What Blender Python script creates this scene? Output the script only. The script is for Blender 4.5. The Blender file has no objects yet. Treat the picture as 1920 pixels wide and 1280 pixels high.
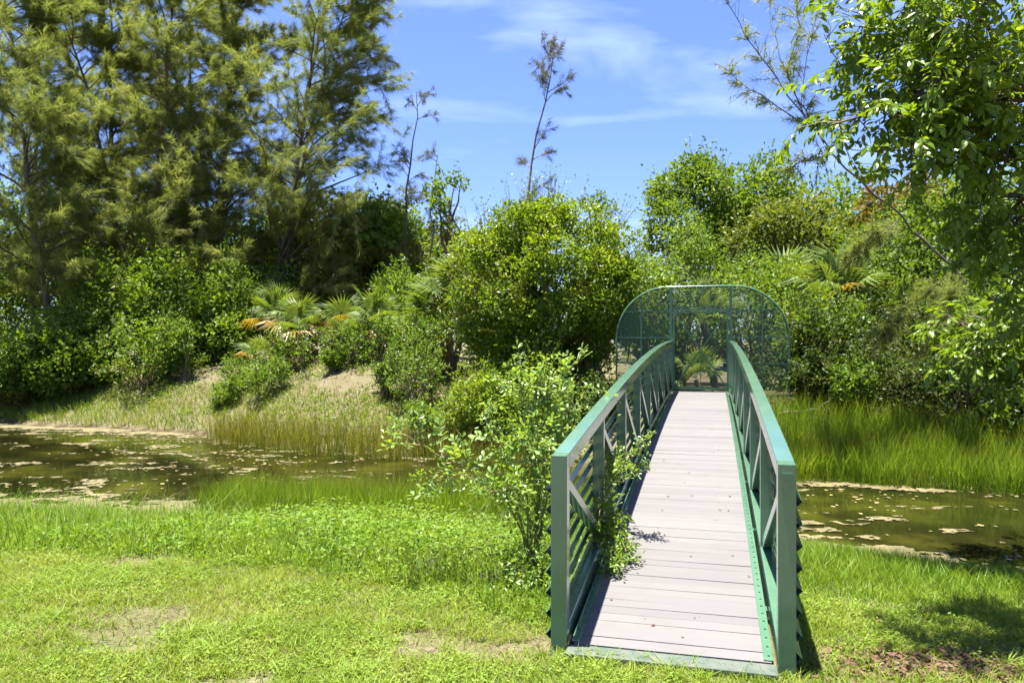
import bpy, math
import numpy as np
from mathutils import Vector

# ------------------------------------------------------------------ camera, sky, sun, exposure
S = bpy.context.scene
C = S.collection
CAM_Z = 2.95
FPX = 1428.0                       # focal length in pixels of a 1920 px wide picture
cam_d = bpy.data.cameras.new('camera'); cam = bpy.data.objects.new('camera', cam_d); C.objects.link(cam)
cam.location = (0, 0, CAM_Z); cam.rotation_euler = (math.radians(90), 0, 0)
cam_d.sensor_width = 36; cam_d.lens = FPX / 1920 * 36
cam_d.clip_start = 0.1; cam_d.clip_end = 3000
cam_d.dof.use_dof = True; cam_d.dof.focus_distance = 6.2; cam_d.dof.aperture_fstop = 4.0
S.camera = cam

SUN_DIR = Vector((-0.12, 0.01, 1.0)).normalized()
sun_el = math.asin(SUN_DIR.z); sun_az = math.atan2(SUN_DIR.x, SUN_DIR.y)
W = bpy.data.worlds.new('World'); S.world = W; W.use_nodes = True
nt = W.node_tree; nt.nodes.clear()
out = nt.nodes.new('ShaderNodeOutputWorld'); bg = nt.nodes.new('ShaderNodeBackground')
sky = nt.nodes.new('ShaderNodeTexSky'); sky.sky_type = 'NISHITA'; sky.sun_disc = False
sky.sun_elevation = sun_el; sky.sun_rotation = sun_az; sky.altitude = 0
sky.air_density = 1.0; sky.dust_density = 0.9; sky.ozone_density = 2.2
bg.inputs['Strength'].default_value = 0.078
tc = nt.nodes.new('ShaderNodeTexCoord')
mp = nt.nodes.new('ShaderNodeMapping'); mp.inputs['Rotation'].default_value = (0.0, 0.38, 0.0)
mp.inputs['Location'].default_value = (0.35, 0.0, 0.18); mp.inputs['Scale'].default_value = (1.6, 1.6, 6.5)
nz = nt.nodes.new('ShaderNodeTexNoise'); nz.inputs['Scale'].default_value = 2.1; nz.inputs['Detail'].default_value = 5
nz.inputs['Roughness'].default_value = 0.5; nz.inputs['Distortion'].default_value = 0.5
rp = nt.nodes.new('ShaderNodeValToRGB'); rp.color_ramp.elements[0].position = 0.50; rp.color_ramp.elements[1].position = 0.82
rp.color_ramp.elements[0].color = (0, 0, 0, 1); rp.color_ramp.elements[1].color = (0.24, 0.24, 0.24, 1)
mx = nt.nodes.new('ShaderNodeMix'); mx.data_type = 'RGBA'
mx.inputs[7].default_value = (6.2, 6.9, 8.0, 1)
nt.links.new(tc.outputs['Generated'], mp.inputs['Vector']); nt.links.new(mp.outputs[0], nz.inputs['Vector'])
nt.links.new(nz.outputs['Fac'], rp.inputs[0]); nt.links.new(rp.outputs[0], mx.inputs[0])
gr = nt.nodes.new('ShaderNodeMix'); gr.data_type = 'RGBA'; gr.blend_type = 'MULTIPLY'; gr.inputs[0].default_value = 1.0; gr.inputs[7].default_value = (0.42, 0.475, 0.74, 1)
nt.links.new(sky.outputs[0], gr.inputs[6]); nt.links.new(gr.outputs[2], mx.inputs[6]); nt.links.new(mx.outputs[2], bg.inputs[0]); nt.links.new(bg.outputs[0], out.inputs[0])

sun_d = bpy.data.lights.new('sun', 'SUN'); sun_d.energy = 4.9; sun_d.angle = math.radians(0.53); sun_d.color = (1.0, 0.95, 0.86)
sun = bpy.data.objects.new('sun', sun_d); C.objects.link(sun)
sun.rotation_euler = (-SUN_DIR).to_track_quat('-Z', 'Y').to_euler(); sun.location = (0, 0, 40)

S.view_settings.view_transform = 'Standard'; S.view_settings.look = 'None'
S.view_settings.exposure = 2.33; S.view_settings.gamma = 1; S.view_settings.use_curve_mapping = False
try:
    S.cycles.max_bounces = 12; S.cycles.diffuse_bounces = 8; S.cycles.glossy_bounces = 3
    S.cycles.transmission_bounces = 10; S.cycles.use_denoising = True
    S.cycles.sample_clamp_indirect = 8; S.cycles.caustics_reflective = False; S.cycles.caustics_refractive = False
except Exception:
    pass

# ------------------------------------------------------------------ helpers
def at(px, py, Z):
    """a point Z metres ahead of the viewpoint, from survey bearings"""
    return np.array(((px - 960) / FPX * Z, Z, CAM_Z - (py - 640) / FPX * Z))

def RNG(s): return np.random.default_rng(s)
def unit(a):
    a = np.asarray(a, float); return a / np.maximum(np.linalg.norm(a, axis=-1, keepdims=True), 1e-9)

def _hash(ix, iy, seed):
    n = (ix.astype(np.int64) * 374761393 + iy.astype(np.int64) * 668265263 + seed * 1442695041) & 0x7fffffff
    n = ((n ^ (n >> 13)) * 1274126177) & 0x7fffffff
    return ((n ^ (n >> 16)) & 0xffff) / 65535.0
def vnoise(x, y, seed=0):
    x = np.asarray(x, float); y = np.asarray(y, float)
    ix = np.floor(x); iy = np.floor(y); fx = x - ix; fy = y - iy
    fx = fx * fx * (3 - 2 * fx); fy = fy * fy * (3 - 2 * fy)
    a = _hash(ix, iy, seed); b = _hash(ix + 1, iy, seed); c = _hash(ix, iy + 1, seed); d = _hash(ix + 1, iy + 1, seed)
    return (a * (1 - fx) + b * fx) * (1 - fy) + (c * (1 - fx) + d * fx) * fy
def fbm(x, y, seed=0, o=4):
    t = 0; amp = 0.5; s = 0
    for k in range(o):
        t = t + amp * vnoise(x, y, seed + k * 17); s += amp; amp *= 0.5; x = x * 2.03; y = y * 2.03
    return t / s
def sstep(a, b, x):
    t = np.clip((x - a) / (b - a), 0, 1); return t * t * (3 - 2 * t)

def tag(o, label=None, cat=None, group=None, kind=None):
    if label: o['label'] = label
    if cat: o['category'] = cat
    if group: o['group'] = group
    if kind: o['kind'] = kind
    return o
def make_mesh(name, V, F, mat, tint=None, smooth=False):
    V = np.asarray(V, np.float32).reshape(-1, 3); F = np.asarray(F, np.int32)
    k = F.shape[1]; n = len(F)
    me = bpy.data.meshes.new(name)
    me.vertices.add(len(V)); me.vertices.foreach_set('co', V.ravel())
    me.loops.add(n * k); me.loops.foreach_set('vertex_index', F.ravel())
    me.polygons.add(n); me.polygons.foreach_set('loop_start', np.arange(0, n * k, k, dtype=np.int32))
    try: me.polygons.foreach_set('loop_total', np.full(n, k, np.int32))
    except Exception: pass
    me.polygons.foreach_set('use_smooth', np.full(n, bool(smooth)))
    if tint is not None:
        at_ = me.attributes.new('tint', 'FLOAT', 'POINT'); at_.data.foreach_set('value', np.asarray(tint, np.float32).ravel())
    me.materials.append(mat); me.update(calc_edges=True)
    return me
def link(name, data, parent=None, loc=None):
    o = bpy.data.objects.new(name, data); C.objects.link(o)
    if parent is not None: o.parent = parent
    if loc is not None: o.location = loc
    return o
def mobj(name, V, F, mat, parent=None, tint=None, smooth=False):
    return link(name, make_mesh(name, V, F, mat, tint, smooth), parent)
def thing(name, label, cat, loc=(0, 0, 0), rotz=0, group=None):
    o = link(name, None); o.location = [float(v) for v in loc]; o.rotation_euler = (0, 0, rotz); o.empty_display_size = 0.2
    return tag(o, label, cat, group)

class Geo:
    """collects triangles"""
    def __init__(s): s.V = []; s.F = []; s.T = []; s.n = 0
    def add(s, V, F, T=None):
        V = np.asarray(V, float).reshape(-1, 3); F = np.asarray(F, int)
        if F.shape[1] == 4: F = np.concatenate([F[:, [0, 1, 2]], F[:, [0, 2, 3]]])
        s.V.append(V); s.F.append(F + s.n); s.n += len(V)
        s.T.append(np.zeros(len(V)) if T is None else np.asarray(T, float).ravel())
    def box(s, x0, x1, y0, y1, z0, z1):
        V = [(x, y, z) for x in (x0, x1) for y in (y0, y1) for z in (z0, z1)]
        s.add(V, [(0, 1, 3, 2), (4, 6, 7, 5), (0, 4, 5, 1), (2, 3, 7, 6), (0, 2, 6, 4), (1, 5, 7, 3)])
    def tube(s, P, r, n=6):
        P = np.asarray(P, float); r = np.broadcast_to(np.asarray(r, float), (len(P),))
        d = unit(np.gradient(P, axis=0)); ref = np.array((0.31, 0.17, 0.93)) if abs(d[0][2]) < 0.9 else np.array((1., 0.1, 0))
        u = unit(np.cross(d, ref)); v = np.cross(d, u)
        a = np.arange(n) / n * 2 * math.pi
        ring = P[:, None] + r[:, None, None] * (u[:, None] * np.cos(a)[None, :, None] + v[:, None] * np.sin(a)[None, :, None])
        F = []
        for i in range(len(P) - 1):
            for j in range(n):
                k = (j + 1) % n; F.append((i * n + j, i * n + k, (i + 1) * n + k, (i + 1) * n + j))
        s.add(ring.reshape(-1, 3), F)
    def obj(s, name, mat, parent=None, smooth=False, tint=False):
        return mobj(name, np.concatenate(s.V), np.concatenate(s.F), mat, parent, np.concatenate(s.T) if tint else None, smooth)
    def mesh(s, name, mat, smooth=False, tint=False):
        return make_mesh(name, np.concatenate(s.V), np.concatenate(s.F), mat, np.concatenate(s.T) if tint else None, smooth)

def frames(d, n):
    """rotation matrices: local y along d, local z near n"""
    d = unit(d); x = unit(np.cross(d, n)); z = np.cross(x, d)
    return np.stack([x, d, z], axis=-1)
def scatter(tv, tf, pos, R, sc):
    tv = np.asarray(tv, float); tf = np.asarray(tf, int); N = len(pos); m = len(tv)
    sc = np.asarray(sc, float)
    L = tv[None] * (sc[:, None, None] if sc.ndim == 1 else sc[:, None, :])
    V = pos[:, None] + np.einsum('nij,nmj->nmi', R, L)
    F = tf[None] + (np.arange(N) * m)[:, None, None]
    return V.reshape(-1, 3), F.reshape(-1, tf.shape[1])
# leaf shapes, unit length along y
LEAF4 = np.array([(0, 0, 0), (-0.27, 0.45, 0.07), (0, 1, -0.05), (0.27, 0.45, 0.07)]); LEAF4F = np.array([(0, 2, 1), (0, 3, 2)])
LEAF6 = np.array([(0, 0, 0), (-0.2, 0.3, 0.05), (-0.19, 0.65, 0.03), (0, 1, -0.12), (0.19, 0.65, 0.03), (0.2, 0.3, 0.05), (0, 0.48, 0)])
LEAF6F = np.array([(0, 6, 1), (1, 6, 2), (2, 6, 3), (3, 6, 4), (4, 6, 5), (5, 6, 0)])
OBOV = np.array([(0, 0, 0), (-0.17, 0.4, 0.04), (-0.25, 0.72, 0.03), (0, 1, -0.06), (0.25, 0.72, 0.03), (0.17, 0.4, 0.04), (0, 0.55, -0.01)])
BLADE = np.array([(-0.5, 0, 0), (0.5, 0, 0), (-0.38, 0.5, 0), (0.38, 0.5, 0), (0, 1, 0)]); BLADEF = np.array([(0, 1, 3), (0, 3, 2), (2, 3, 4)])
BLADE_T = np.array([0, 0, 0.5, 0.5, 1.0])

def blades(pos, h, w, lean, rng, curve=0.35):
    """upright bent grass blades; returns V,F,tint"""
    N = len(pos); az = rng.uniform(0, 2 * math.pi, N); ld = np.stack([np.cos(az), np.sin(az), np.zeros(N)], -1)
    fa = rng.uniform(0, 2 * math.pi, N); wd = np.stack([np.cos(fa), np.sin(fa), np.zeros(N)], -1)
    h = np.broadcast_to(h, (N,)); w = np.broadcast_to(w, (N,)); lean = np.broadcast_to(lean, (N,))
    ts = BLADE_T
    c = pos[:, None] + (np.stack([0 * h, 0 * h, h], -1)[:, None] * ts[None, :, None] * (1 - 0.25 * lean[:, None, None] * ts[None, :, None])
        + ld[:, None] * (h * lean)[:, None, None] * (ts * (1 - curve) + curve * ts ** 2 * 1.6)[None, :, None])
    V = c + wd[:, None] * w[:, None, None] * BLADE[None, :, 0:1]
    F = BLADEF[None] + (np.arange(N) * 5)[:, None, None]
    return V.reshape(-1, 3), F.reshape(-1, 3), np.tile(ts, N)

# ------------------------------------------------------------------ materials
def mat(name):
    m = bpy.data.materials.new(name); m.use_nodes = True; n = m.node_tree; n.nodes.clear()
    o = n.nodes.new('ShaderNodeOutputMaterial'); p = n.nodes.new('ShaderNodeBsdfPrincipled')
    n.links.new(p.outputs[0], o.inputs[0]); return m, n, p, o
def N_(n, t, **kw):
    x = n.nodes.new(t)
    for k, v in kw.items(): setattr(x, k, v)
    return x
def ramp(n, stops):
    r = N_(n, 'ShaderNodeValToRGB'); e = r.color_ramp.elements
    while len(e) < len(stops): e.new(0.5)
    for el, (p, c) in zip(e, stops): el.position = p; el.color = (*c, 1)
    return r
def noise(n, scale, detail=4, rough=0.55, coord='obj', vec=None):
    t = N_(n, 'ShaderNodeTexNoise'); t.inputs['Scale'].default_value = scale; t.inputs['Detail'].default_value = detail
    t.inputs['Roughness'].default_value = rough
    if vec is not None: n.links.new(vec, t.inputs['Vector'])
    else:
        g = N_(n, 'ShaderNodeNewGeometry'); n.links.new(g.outputs['Position'], t.inputs['Vector'])
    return t
def mixc(n, fac, a, b, mode='MIX'):
    m = N_(n, 'ShaderNodeMix', data_type='RGBA', blend_type=mode)
    for sock, v in ((0, fac), (6, a), (7, b)):
        if isinstance(v, (int, float)): m.inputs[sock].default_value = v
        elif isinstance(v, tuple): m.inputs[sock].default_value = (*v, 1)
        else: n.links.new(v, m.inputs[sock])
    return m.outputs[2]

def leaf_mat(name, c0, c1, c2, trans=0.38, rough=0.42, spec=0.45, tip=None, clump=0.8, warm=(1.25, 1.15, 0.35)):
    """leaf colours differ leaf by leaf and clump by clump; tip = colour of blade tips"""
    m, n, p, o = mat(name)
    g = N_(n, 'ShaderNodeNewGeometry')
    r = ramp(n, [(0.0, c0), (0.5, c1), (1.0, c2)])
    nz = noise(n, clump, 2)
    ma = N_(n, 'ShaderNodeMath', operation='MULTIPLY_ADD'); n.links.new(nz.outputs['Fac'], ma.inputs[0]); ma.inputs[1].default_value = 1.3
    mb = N_(n, 'ShaderNodeMath', operation='MULTIPLY_ADD'); n.links.new(g.outputs['Random Per Island'], mb.inputs[0]); mb.inputs[1].default_value = 0.65; mb.inputs[2].default_value = -0.48
    n.links.new(mb.outputs[0], ma.inputs[2]); n.links.new(ma.outputs[0], r.inputs[0])
    col = r.outputs[0]
    if tip is not None:
        a = N_(n, 'ShaderNodeAttribute', attribute_name='tint')
        rr = ramp(n, [(tip[1], (0, 0, 0)), (tip[2], (1, 1, 1))]); n.links.new(a.outputs['Fac'], rr.inputs[0])
        col = mixc(n, rr.outputs[0], col, tip[0])
    n.links.new(col, p.inputs['Base Color']); p.inputs['Roughness'].default_value = rough
    p.inputs['Specular IOR Level'].default_value = spec
    tr = N_(n, 'ShaderNodeBsdfTranslucent'); n.links.new(mixc(n, 1.0, col, warm, 'MULTIPLY'), tr.inputs[0])
    ms = N_(n, 'ShaderNodeMixShader'); ms.inputs[0].default_value = trans
    n.links.new(p.outputs[0], ms.inputs[1]); n.links.new(tr.outputs[0], ms.inputs[2]); n.links.new(ms.outputs[0], o.inputs[0])
    return m
def bark_mat(name, a, b, scale=9.0):
    m, n, p, o = mat(name)
    mpg = N_(n, 'ShaderNodeMapping'); mpg.inputs['Scale'].default_value = (1, 1, 0.25)
    g = N_(n, 'ShaderNodeNewGeometry'); n.links.new(g.outputs['Position'], mpg.inputs[0])
    nz = noise(n, scale, 5, 0.65, vec=mpg.outputs[0]); r = ramp(n, [(0.3, a), (0.7, b)]); n.links.new(nz.outputs['Fac'], r.inputs[0])
    n.links.new(r.outputs[0], p.inputs['Base Color']); p.inputs['Roughness'].default_value = 0.9
    b_ = N_(n, 'ShaderNodeBump'); b_.inputs['Strength'].default_value = 0.6; b_.inputs['Distance'].default_value = 0.03
    n.links.new(nz.outputs['Fac'], b_.inputs['Height']); n.links.new(b_.outputs[0], p.inputs['Normal'])
    return m

M = {}
M['bush'] = leaf_mat('bush_leaf', (0.085, 0.15, 0.009), (0.15, 0.23, 0.013), (0.22, 0.29, 0.02), 0.48, 0.38, 0.4)
M['bright'] = leaf_mat('bright_leaf', (0.075, 0.145, 0.014), (0.12, 0.20, 0.018), (0.18, 0.25, 0.025), 0.45, 0.45, 0.3)
M['mid'] = leaf_mat('mid_leaf', (0.07, 0.13, 0.012), (0.11, 0.185, 0.017), (0.165, 0.235, 0.026), 0.48, 0.5, 0.25, clump=0.45)
M['dark'] = leaf_mat('dark_leaf', (0.06, 0.11, 0.012), (0.095, 0.155, 0.017), (0.14, 0.205, 0.026), 0.48, 0.5, 0.25, clump=0.5)
M['deep'] = leaf_mat('shaded_leaf', (0.026, 0.048, 0.007), (0.044, 0.076, 0.010), (0.072, 0.11, 0.015), 0.4, 0.5, 0.25, clump=0.5)  # shade put into the leaf colour, for thicket and under the round bush
M['olive'] = leaf_mat('olive_leaf', (0.07, 0.10, 0.014), (0.105, 0.14, 0.02), (0.15, 0.18, 0.03), 0.42, 0.5, 0.25, clump=0.5)
M['rusty'] = leaf_mat('rusty_leaf', (0.12, 0.055, 0.015), (0.13, 0.10, 0.022), (0.09, 0.13, 0.018), 0.42, 0.5, 0.25, clump=1.2)
M['needle'] = leaf_mat('needle', (0.145, 0.178, 0.042), (0.195, 0.225, 0.056), (0.265, 0.27, 0.072), 0.55, 0.6, 0.15, clump=0.42, warm=(1.05, 1.1, 0.6))
M['needle_grey'] = leaf_mat('grey_needle', (0.055, 0.065, 0.022), (0.085, 0.09, 0.032), (0.12, 0.11, 0.045), 0.35, 0.6, 0.2)
M['tree_leaf'] = leaf_mat('broad_leaf', (0.085, 0.15, 0.012), (0.13, 0.21, 0.016), (0.19, 0.27, 0.025), 0.48, 0.32, 0.45, clump=1.0)
M['sapling'] = leaf_mat('sapling_leaf', (0.13, 0.215, 0.04), (0.18, 0.28, 0.06), (0.24, 0.33, 0.085), 0.45, 0.36, 0.45, clump=1.5)
M['vine'] = leaf_mat('vine_leaf', (0.08, 0.15, 0.015), (0.12, 0.20, 0.02), (0.17, 0.25, 0.03), 0.42, 0.4, 0.35)
M['palm'] = leaf_mat('palm_blade', (0.065, 0.11, 0.022), (0.105, 0.16, 0.035), (0.15, 0.20, 0.055), 0.42, 0.5, 0.25, clump=0.9)
M['palm_yellow'] = leaf_mat('yellow_palm_blade', (0.14, 0.105, 0.012), (0.20, 0.135, 0.016), (0.19, 0.17, 0.03), 0.38)
M['palm_dead'] = leaf_mat('dead_palm_blade', (0.11, 0.07, 0.038), (0.16, 0.11, 0.065), (0.21, 0.16, 0.10), 0.2, 0.8, 0.1)
M['lawn'] = leaf_mat('lawn_blade', (0.125, 0.195, 0.017), (0.17, 0.245, 0.023), (0.24, 0.27, 0.05), 0.45, 0.55, 0.2, clump=1.6)
M['lawn_leaf'] = leaf_mat('lawn_leaf', (0.11, 0.185, 0.02), (0.16, 0.245, 0.028), (0.22, 0.29, 0.045), 0.42, 0.55, 0.2, clump=1.8)
M['weed'] = leaf_mat('weed_leaf', (0.085, 0.165, 0.012), (0.125, 0.215, 0.017), (0.18, 0.26, 0.026), 0.45, 0.5, 0.22, clump=1.3)
M['reed'] = leaf_mat('reed', (0.105, 0.19, 0.012), (0.15, 0.245, 0.018), (0.20, 0.28, 0.028), 0.5, 0.5, 0.2, clump=0.8, tip=((0.17, 0.11, 0.035), 0.80, 1.0))
M['rush_red'] = leaf_mat('rush', (0.11, 0.17, 0.016), (0.17, 0.21, 0.024), (0.24, 0.22, 0.045), 0.46, 0.5, 0.2, tip=((0.25, 0.14, 0.05), 0.55, 1.0))
M['bank_grass'] = leaf_mat('bank_grass', (0.12, 0.20, 0.012), (0.165, 0.235, 0.018), (0.22, 0.22, 0.04), 0.45, 0.55, 0.2, clump=0.7)
M['dry_grass'] = leaf_mat('dry_grass', (0.15, 0.11, 0.075), (0.19, 0.14, 0.10), (0.22, 0.18, 0.11), 0.35, 0.8, 0.1)
M['litter'] = leaf_mat('dead_leaf', (0.07, 0.035, 0.02), (0.12, 0.065, 0.042), (0.17, 0.115, 0.08), 0.15, 0.7, 0.2, clump=4)
M['bark'] = bark_mat('grey_brown_bark', (0.055, 0.042, 0.030), (0.135, 0.10, 0.075))
M['bark_red'] = bark_mat('red_brown_bark', (0.08, 0.042, 0.03), (0.16, 0.09, 0.065))
M['bark_pale'] = bark_mat('pale_bark', (0.10, 0.08, 0.06), (0.20, 0.165, 0.13))
M['stem'] = bark_mat('green_brown_stem', (0.11, 0.10, 0.035), (0.20, 0.15, 0.07), 20)

def paint():
    m, n, p, o = mat('green_gloss_paint')
    nz = noise(n, 3.0, 5, 0.6); r = ramp(n, [(0.3, (0.050, 0.118, 0.066)), (0.72, (0.068, 0.148, 0.088))]); n.links.new(nz.outputs['Fac'], r.inputs[0])
    n2 = noise(n, 38, 4, 0.7); r2 = ramp(n, [(0.70, (0, 0, 0)), (0.80, (1, 1, 1))]); n.links.new(n2.outputs['Fac'], r2.inputs[0])
    n4 = noise(n, 1.4, 6, 0.7); r4 = ramp(n, [(0.45, (0, 0, 0)), (0.75, (0.55, 0.55, 0.55))]); n.links.new(n4.outputs['Fac'], r4.inputs[0])
    fad = mixc(n, r4.outputs[0], r.outputs[0], (0.10, 0.178, 0.125))
    n.links.new(mixc(n, r2.outputs[0], fad, (0.16, 0.25, 0.19)), p.inputs['Base Color'])
    rr = N_(n, 'ShaderNodeMapRange'); n.links.new(n2.outputs['Fac'], rr.inputs[0]); rr.inputs[3].default_value = 0.16; rr.inputs[4].default_value = 0.34
    n.links.new(rr.outputs[0], p.inputs['Roughness']); p.inputs['Specular IOR Level'].default_value = 0.6; p.inputs['Coat Weight'].default_value = 0.7; p.inputs['Coat Roughness'].default_value = 0.12; p.inputs['Coat IOR'].default_value = 1.7
    b = N_(n, 'ShaderNodeBump'); b.inputs['Strength'].default_value = 0.08; b.inputs['Distance'].default_value = 0.004
    n.links.new(n2.outputs['Fac'], b.inputs['Height']); n.links.new(b.outputs[0], p.inputs['Normal'])
    return m
M['paint'] = paint()
M['gate_paint'] = M['paint'].copy(); _p = [x for x in M['gate_paint'].node_tree.nodes if x.type == 'BSDF_PRINCIPLED'][0]; _p.inputs['Coat Weight'].default_value = 0.0; _p.inputs['Specular IOR Level'].default_value = 0.35
def wood():
    m, n, p, o = mat('bleached_plank')
    t = N_(n, 'ShaderNodeTexCoord'); mpg = N_(n, 'ShaderNodeMapping'); mpg.inputs['Scale'].default_value = (1.5, 60, 10)
    oi = N_(n, 'ShaderNodeObjectInfo'); ad = N_(n, 'ShaderNodeVectorMath', operation='ADD')
    n.links.new(t.outputs['Object'], ad.inputs[0]); n.links.new(oi.outputs['Random'], ad.inputs[1]); n.links.new(ad.outputs[0], mpg.inputs[0])
    nz = noise(n, 2.2, 6, 0.65, vec=mpg.outputs[0])
    r = ramp(n, [(0.25, (0.090, 0.086, 0.085)), (0.75, (0.107, 0.102, 0.101))]); n.links.new(nz.outputs['Fac'], r.inputs[0])
    r2 = ramp(n, [(0, (0.89, 0.885, 0.89)), (1, (1.06, 1.05, 1.04))]); n.links.new(oi.outputs['Random'], r2.inputs[0])
    c = mixc(n, 1.0, r.outputs[0], r2.outputs[0], 'MULTIPLY')
    st = noise(n, 2.3, 5, 0.65); rs = ramp(n, [(0.48, (0, 0, 0)), (0.75, (0.75, 0.75, 0.75))]); n.links.new(st.outputs['Fac'], rs.inputs[0])
    n.links.new(mixc(n, rs.outputs[0], c, (0.085, 0.079, 0.077)), p.inputs['Base Color'])
    p.inputs['Roughness'].default_value = 0.75
    b = N_(n, 'ShaderNodeBump'); b.inputs['Strength'].default_value = 0.07; b.inputs['Distance'].default_value = 0.002
    n.links.new(nz.outputs['Fac'], b.inputs['Height']); n.links.new(b.outputs[0], p.inputs['Normal'])
    return m
M['wood'] = wood()
def simple(name, c, rough=0.6, metal=0.0, c2=None, scale=8):
    m, n, p, o = mat(name)
    if c2:
        nz = noise(n, scale, 5, 0.6); r = ramp(n, [(0.35, c), (0.68, c2)]); n.links.new(nz.outputs['Fac'], r.inputs[0]); n.links.new(r.outputs[0], p.inputs['Base Color'])
    else: p.inputs['Base Color'].default_value = (*c, 1)
    p.inputs['Roughness'].default_value = rough; p.inputs['Metallic'].default_value = metal
    return m
M['screw'] = simple('screw_steel', (0.05, 0.10, 0.08), 0.4, 0.6)
M['sill'] = simple('worn_green_concrete', (0.038, 0.065, 0.050), 0.9, 0, (0.095, 0.095, 0.08), 9)
M['mesh_wire'] = simple('green_wire', (0.045, 0.12, 0.065), 0.5)
M['algae'] = simple('dry_algae', (0.060, 0.055, 0.015), 0.9, 0, (0.145, 0.115, 0.052), 2.2)
M['duckweed'] = simple('floating_leaf', (0.20, 0.17, 0.05), 0.6, 0, (0.30, 0.25, 0.10), 5.0)

def ground_mat():
    m, n, p, o = mat('soil_and_turf')
    a = N_(n, 'ShaderNodeAttribute', attribute_name='tint')          # 0 turf soil, 1 dry bank, 2 mud
    nz = noise(n, 1.7, 6, 0.65); n2 = noise(n, 14, 5, 0.7); n3 = noise(n, 55, 3, 0.6)
    turf = ramp(n, [(0.30, (0.055, 0.075, 0.016)), (0.52, (0.085, 0.095, 0.024)), (0.70, (0.19, 0.15, 0.125))]); n.links.new(nz.outputs['Fac'], turf.inputs[0])
    turf2 = mixc(n, 0.35, turf.outputs[0], ramp_out(n, n2, [(0.35, (0.05, 0.06, 0.016)), (0.7, (0.22, 0.17, 0.14))]))
    dry = ramp(n, [(0.30, (0.065, 0.08, 0.022)), (0.48, (0.115, 0.09, 0.055)), (0.75, (0.17, 0.13, 0.10))]); n.links.new(n2.outputs['Fac'], dry.inputs[0])
    mud = ramp(n, [(0.3, (0.04, 0.03, 0.014)), (0.7, (0.075, 0.06, 0.028))]); n.links.new(n2.outputs['Fac'], mud.inputs[0])
    f1 = N_(n, 'ShaderNodeClamp'); n.links.new(a.outputs['Fac'], f1.inputs[0])
    s = N_(n, 'ShaderNodeMath', operation='SUBTRACT', use_clamp=True); n.links.new(a.outputs['Fac'], s.inputs[0]); s.inputs[1].default_value = 1.0
    c = mixc(n, s.outputs[0], mixc(n, f1.outputs[0], turf2, dry.outputs[0]), mud.outputs[0])
    n.links.new(c, p.inputs['Base Color']); p.inputs['Roughness'].default_value = 0.95; p.inputs['Specular IOR Level'].default_value = 0.15
    b = N_(n, 'ShaderNodeBump'); b.inputs['Strength'].default_value = 0.8; b.inputs['Distance'].default_value = 0.03
    n.links.new(n3.outputs['Fac'], b.inputs['Height']); n.links.new(b.outputs[0], p.inputs['Normal'])
    return m
def ramp_out(n, nz, stops):
    r = ramp(n, stops); n.links.new(nz.outputs['Fac'], r.inputs[0]); return r.outputs[0]
M['ground'] = ground_mat()
def water_mat():
    m, n, p, o = mat('pond_water')
    nz = noise(n, 0.55, 5, 0.6)
    c = ramp_out(n, nz, [(0.36, (0.006, 0.0065, 0.002)), (0.52, (0.013, 0.0135, 0.003)), (0.70, (0.042, 0.043, 0.006))])
    n.links.new(c, p.inputs['Base Color']); p.inputs['Roughness'].default_value = 0.04; p.inputs['IOR'].default_value = 1.33
    n2 = noise(n, 5.0, 3, 0.5)
    b = N_(n, 'ShaderNodeBump'); b.inputs['Strength'].default_value = 0.10; b.inputs['Distance'].default_value = 0.02
    n.links.new(n2.outputs['Fac'], b.inputs['Height']); n.links.new(b.outputs[0], p.inputs['Normal'])
    return m
M['water'] = water_mat()

# ------------------------------------------------------------------ terrain and water
NX = np.array([-60, -25, -9, -4, 0, 2.5, 4.3, 6.2, 10, 20, 60.]); NYs = np.array([20, 15, 13.0, 12.6, 12.1, 11.5, 10.5, 8.6, 6.2, 2.0, -20])
FX = np.array([-60, -25, -18, -9.8, -6, -0.8, 3, 6, 10, 20, 60.]); FYs = np.array([32, 29, 27.2, 24, 21.0, 19.0, 17.2, 16.4, 15.0, 12, 6.])
def shoreN(x): return np.interp(x, NX, NYs) + 0.5 * (fbm(x * 0.7, 0 * x, 5) - 0.5)
def shoreF(x): return np.interp(x, FX, FYs) + 0.7 * (fbm(x * 0.6, 0 * x + 3, 6) - 0.5)
LAWN = 0.82
def lawn_edge(x):  # where the mown lawn stops and the bank begins to fall
    return np.interp(x, [-20, -5, -2, -0.6, 0.3, 1.2, 2.2, 4, 6, 10], [8.6, 7.7, 7.2, 6.3, 5.7, 5.5, 5.9, 5.9, 5.2, 3.0])
def height(x, y):
    x = np.asarray(x, float); y = np.asarray(y, float)
    n0, f0 = shoreN(x), shoreF(x); e = lawn_edge(x)
    bump = 0.05 * (fbm(x * 0.9, y * 0.9, 11) - 0.5)
    t = (y - e) / np.maximum(n0 - e, 0.5)
    near = LAWN * (1 - np.clip(t, 0, 3) ** 1.25)
    near = np.where(t < 0, LAWN, near)
    top = np.interp(x, [-30, -14, -5, 1, 4, 10], [2.3, 2.5, 2.45, 2.0, 1.75, 1.7]); wdt = np.interp(x, [-20, -6, 2, 4, 10], [7, 6.5, 6.0, 3.0, 4])
    far = top * sstep(-0.25, 1.0, (y - f0) / wdt) - 0.22 * 1
    far = np.where(y < f0, -(f0 - y) * 0.35, far)
    mid = (n0 + f0) / 2
    z = np.where(y < mid, near, far)
    z = np.maximum(z, -0.6)
    return z + bump + 0.12 * (fbm(x * 0.25, y * 0.25, 12) - 0.5) * (y > mid)
def ground_z(p): return float(height(np.array([p[0]]), np.array([p[1]]))[0])

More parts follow.
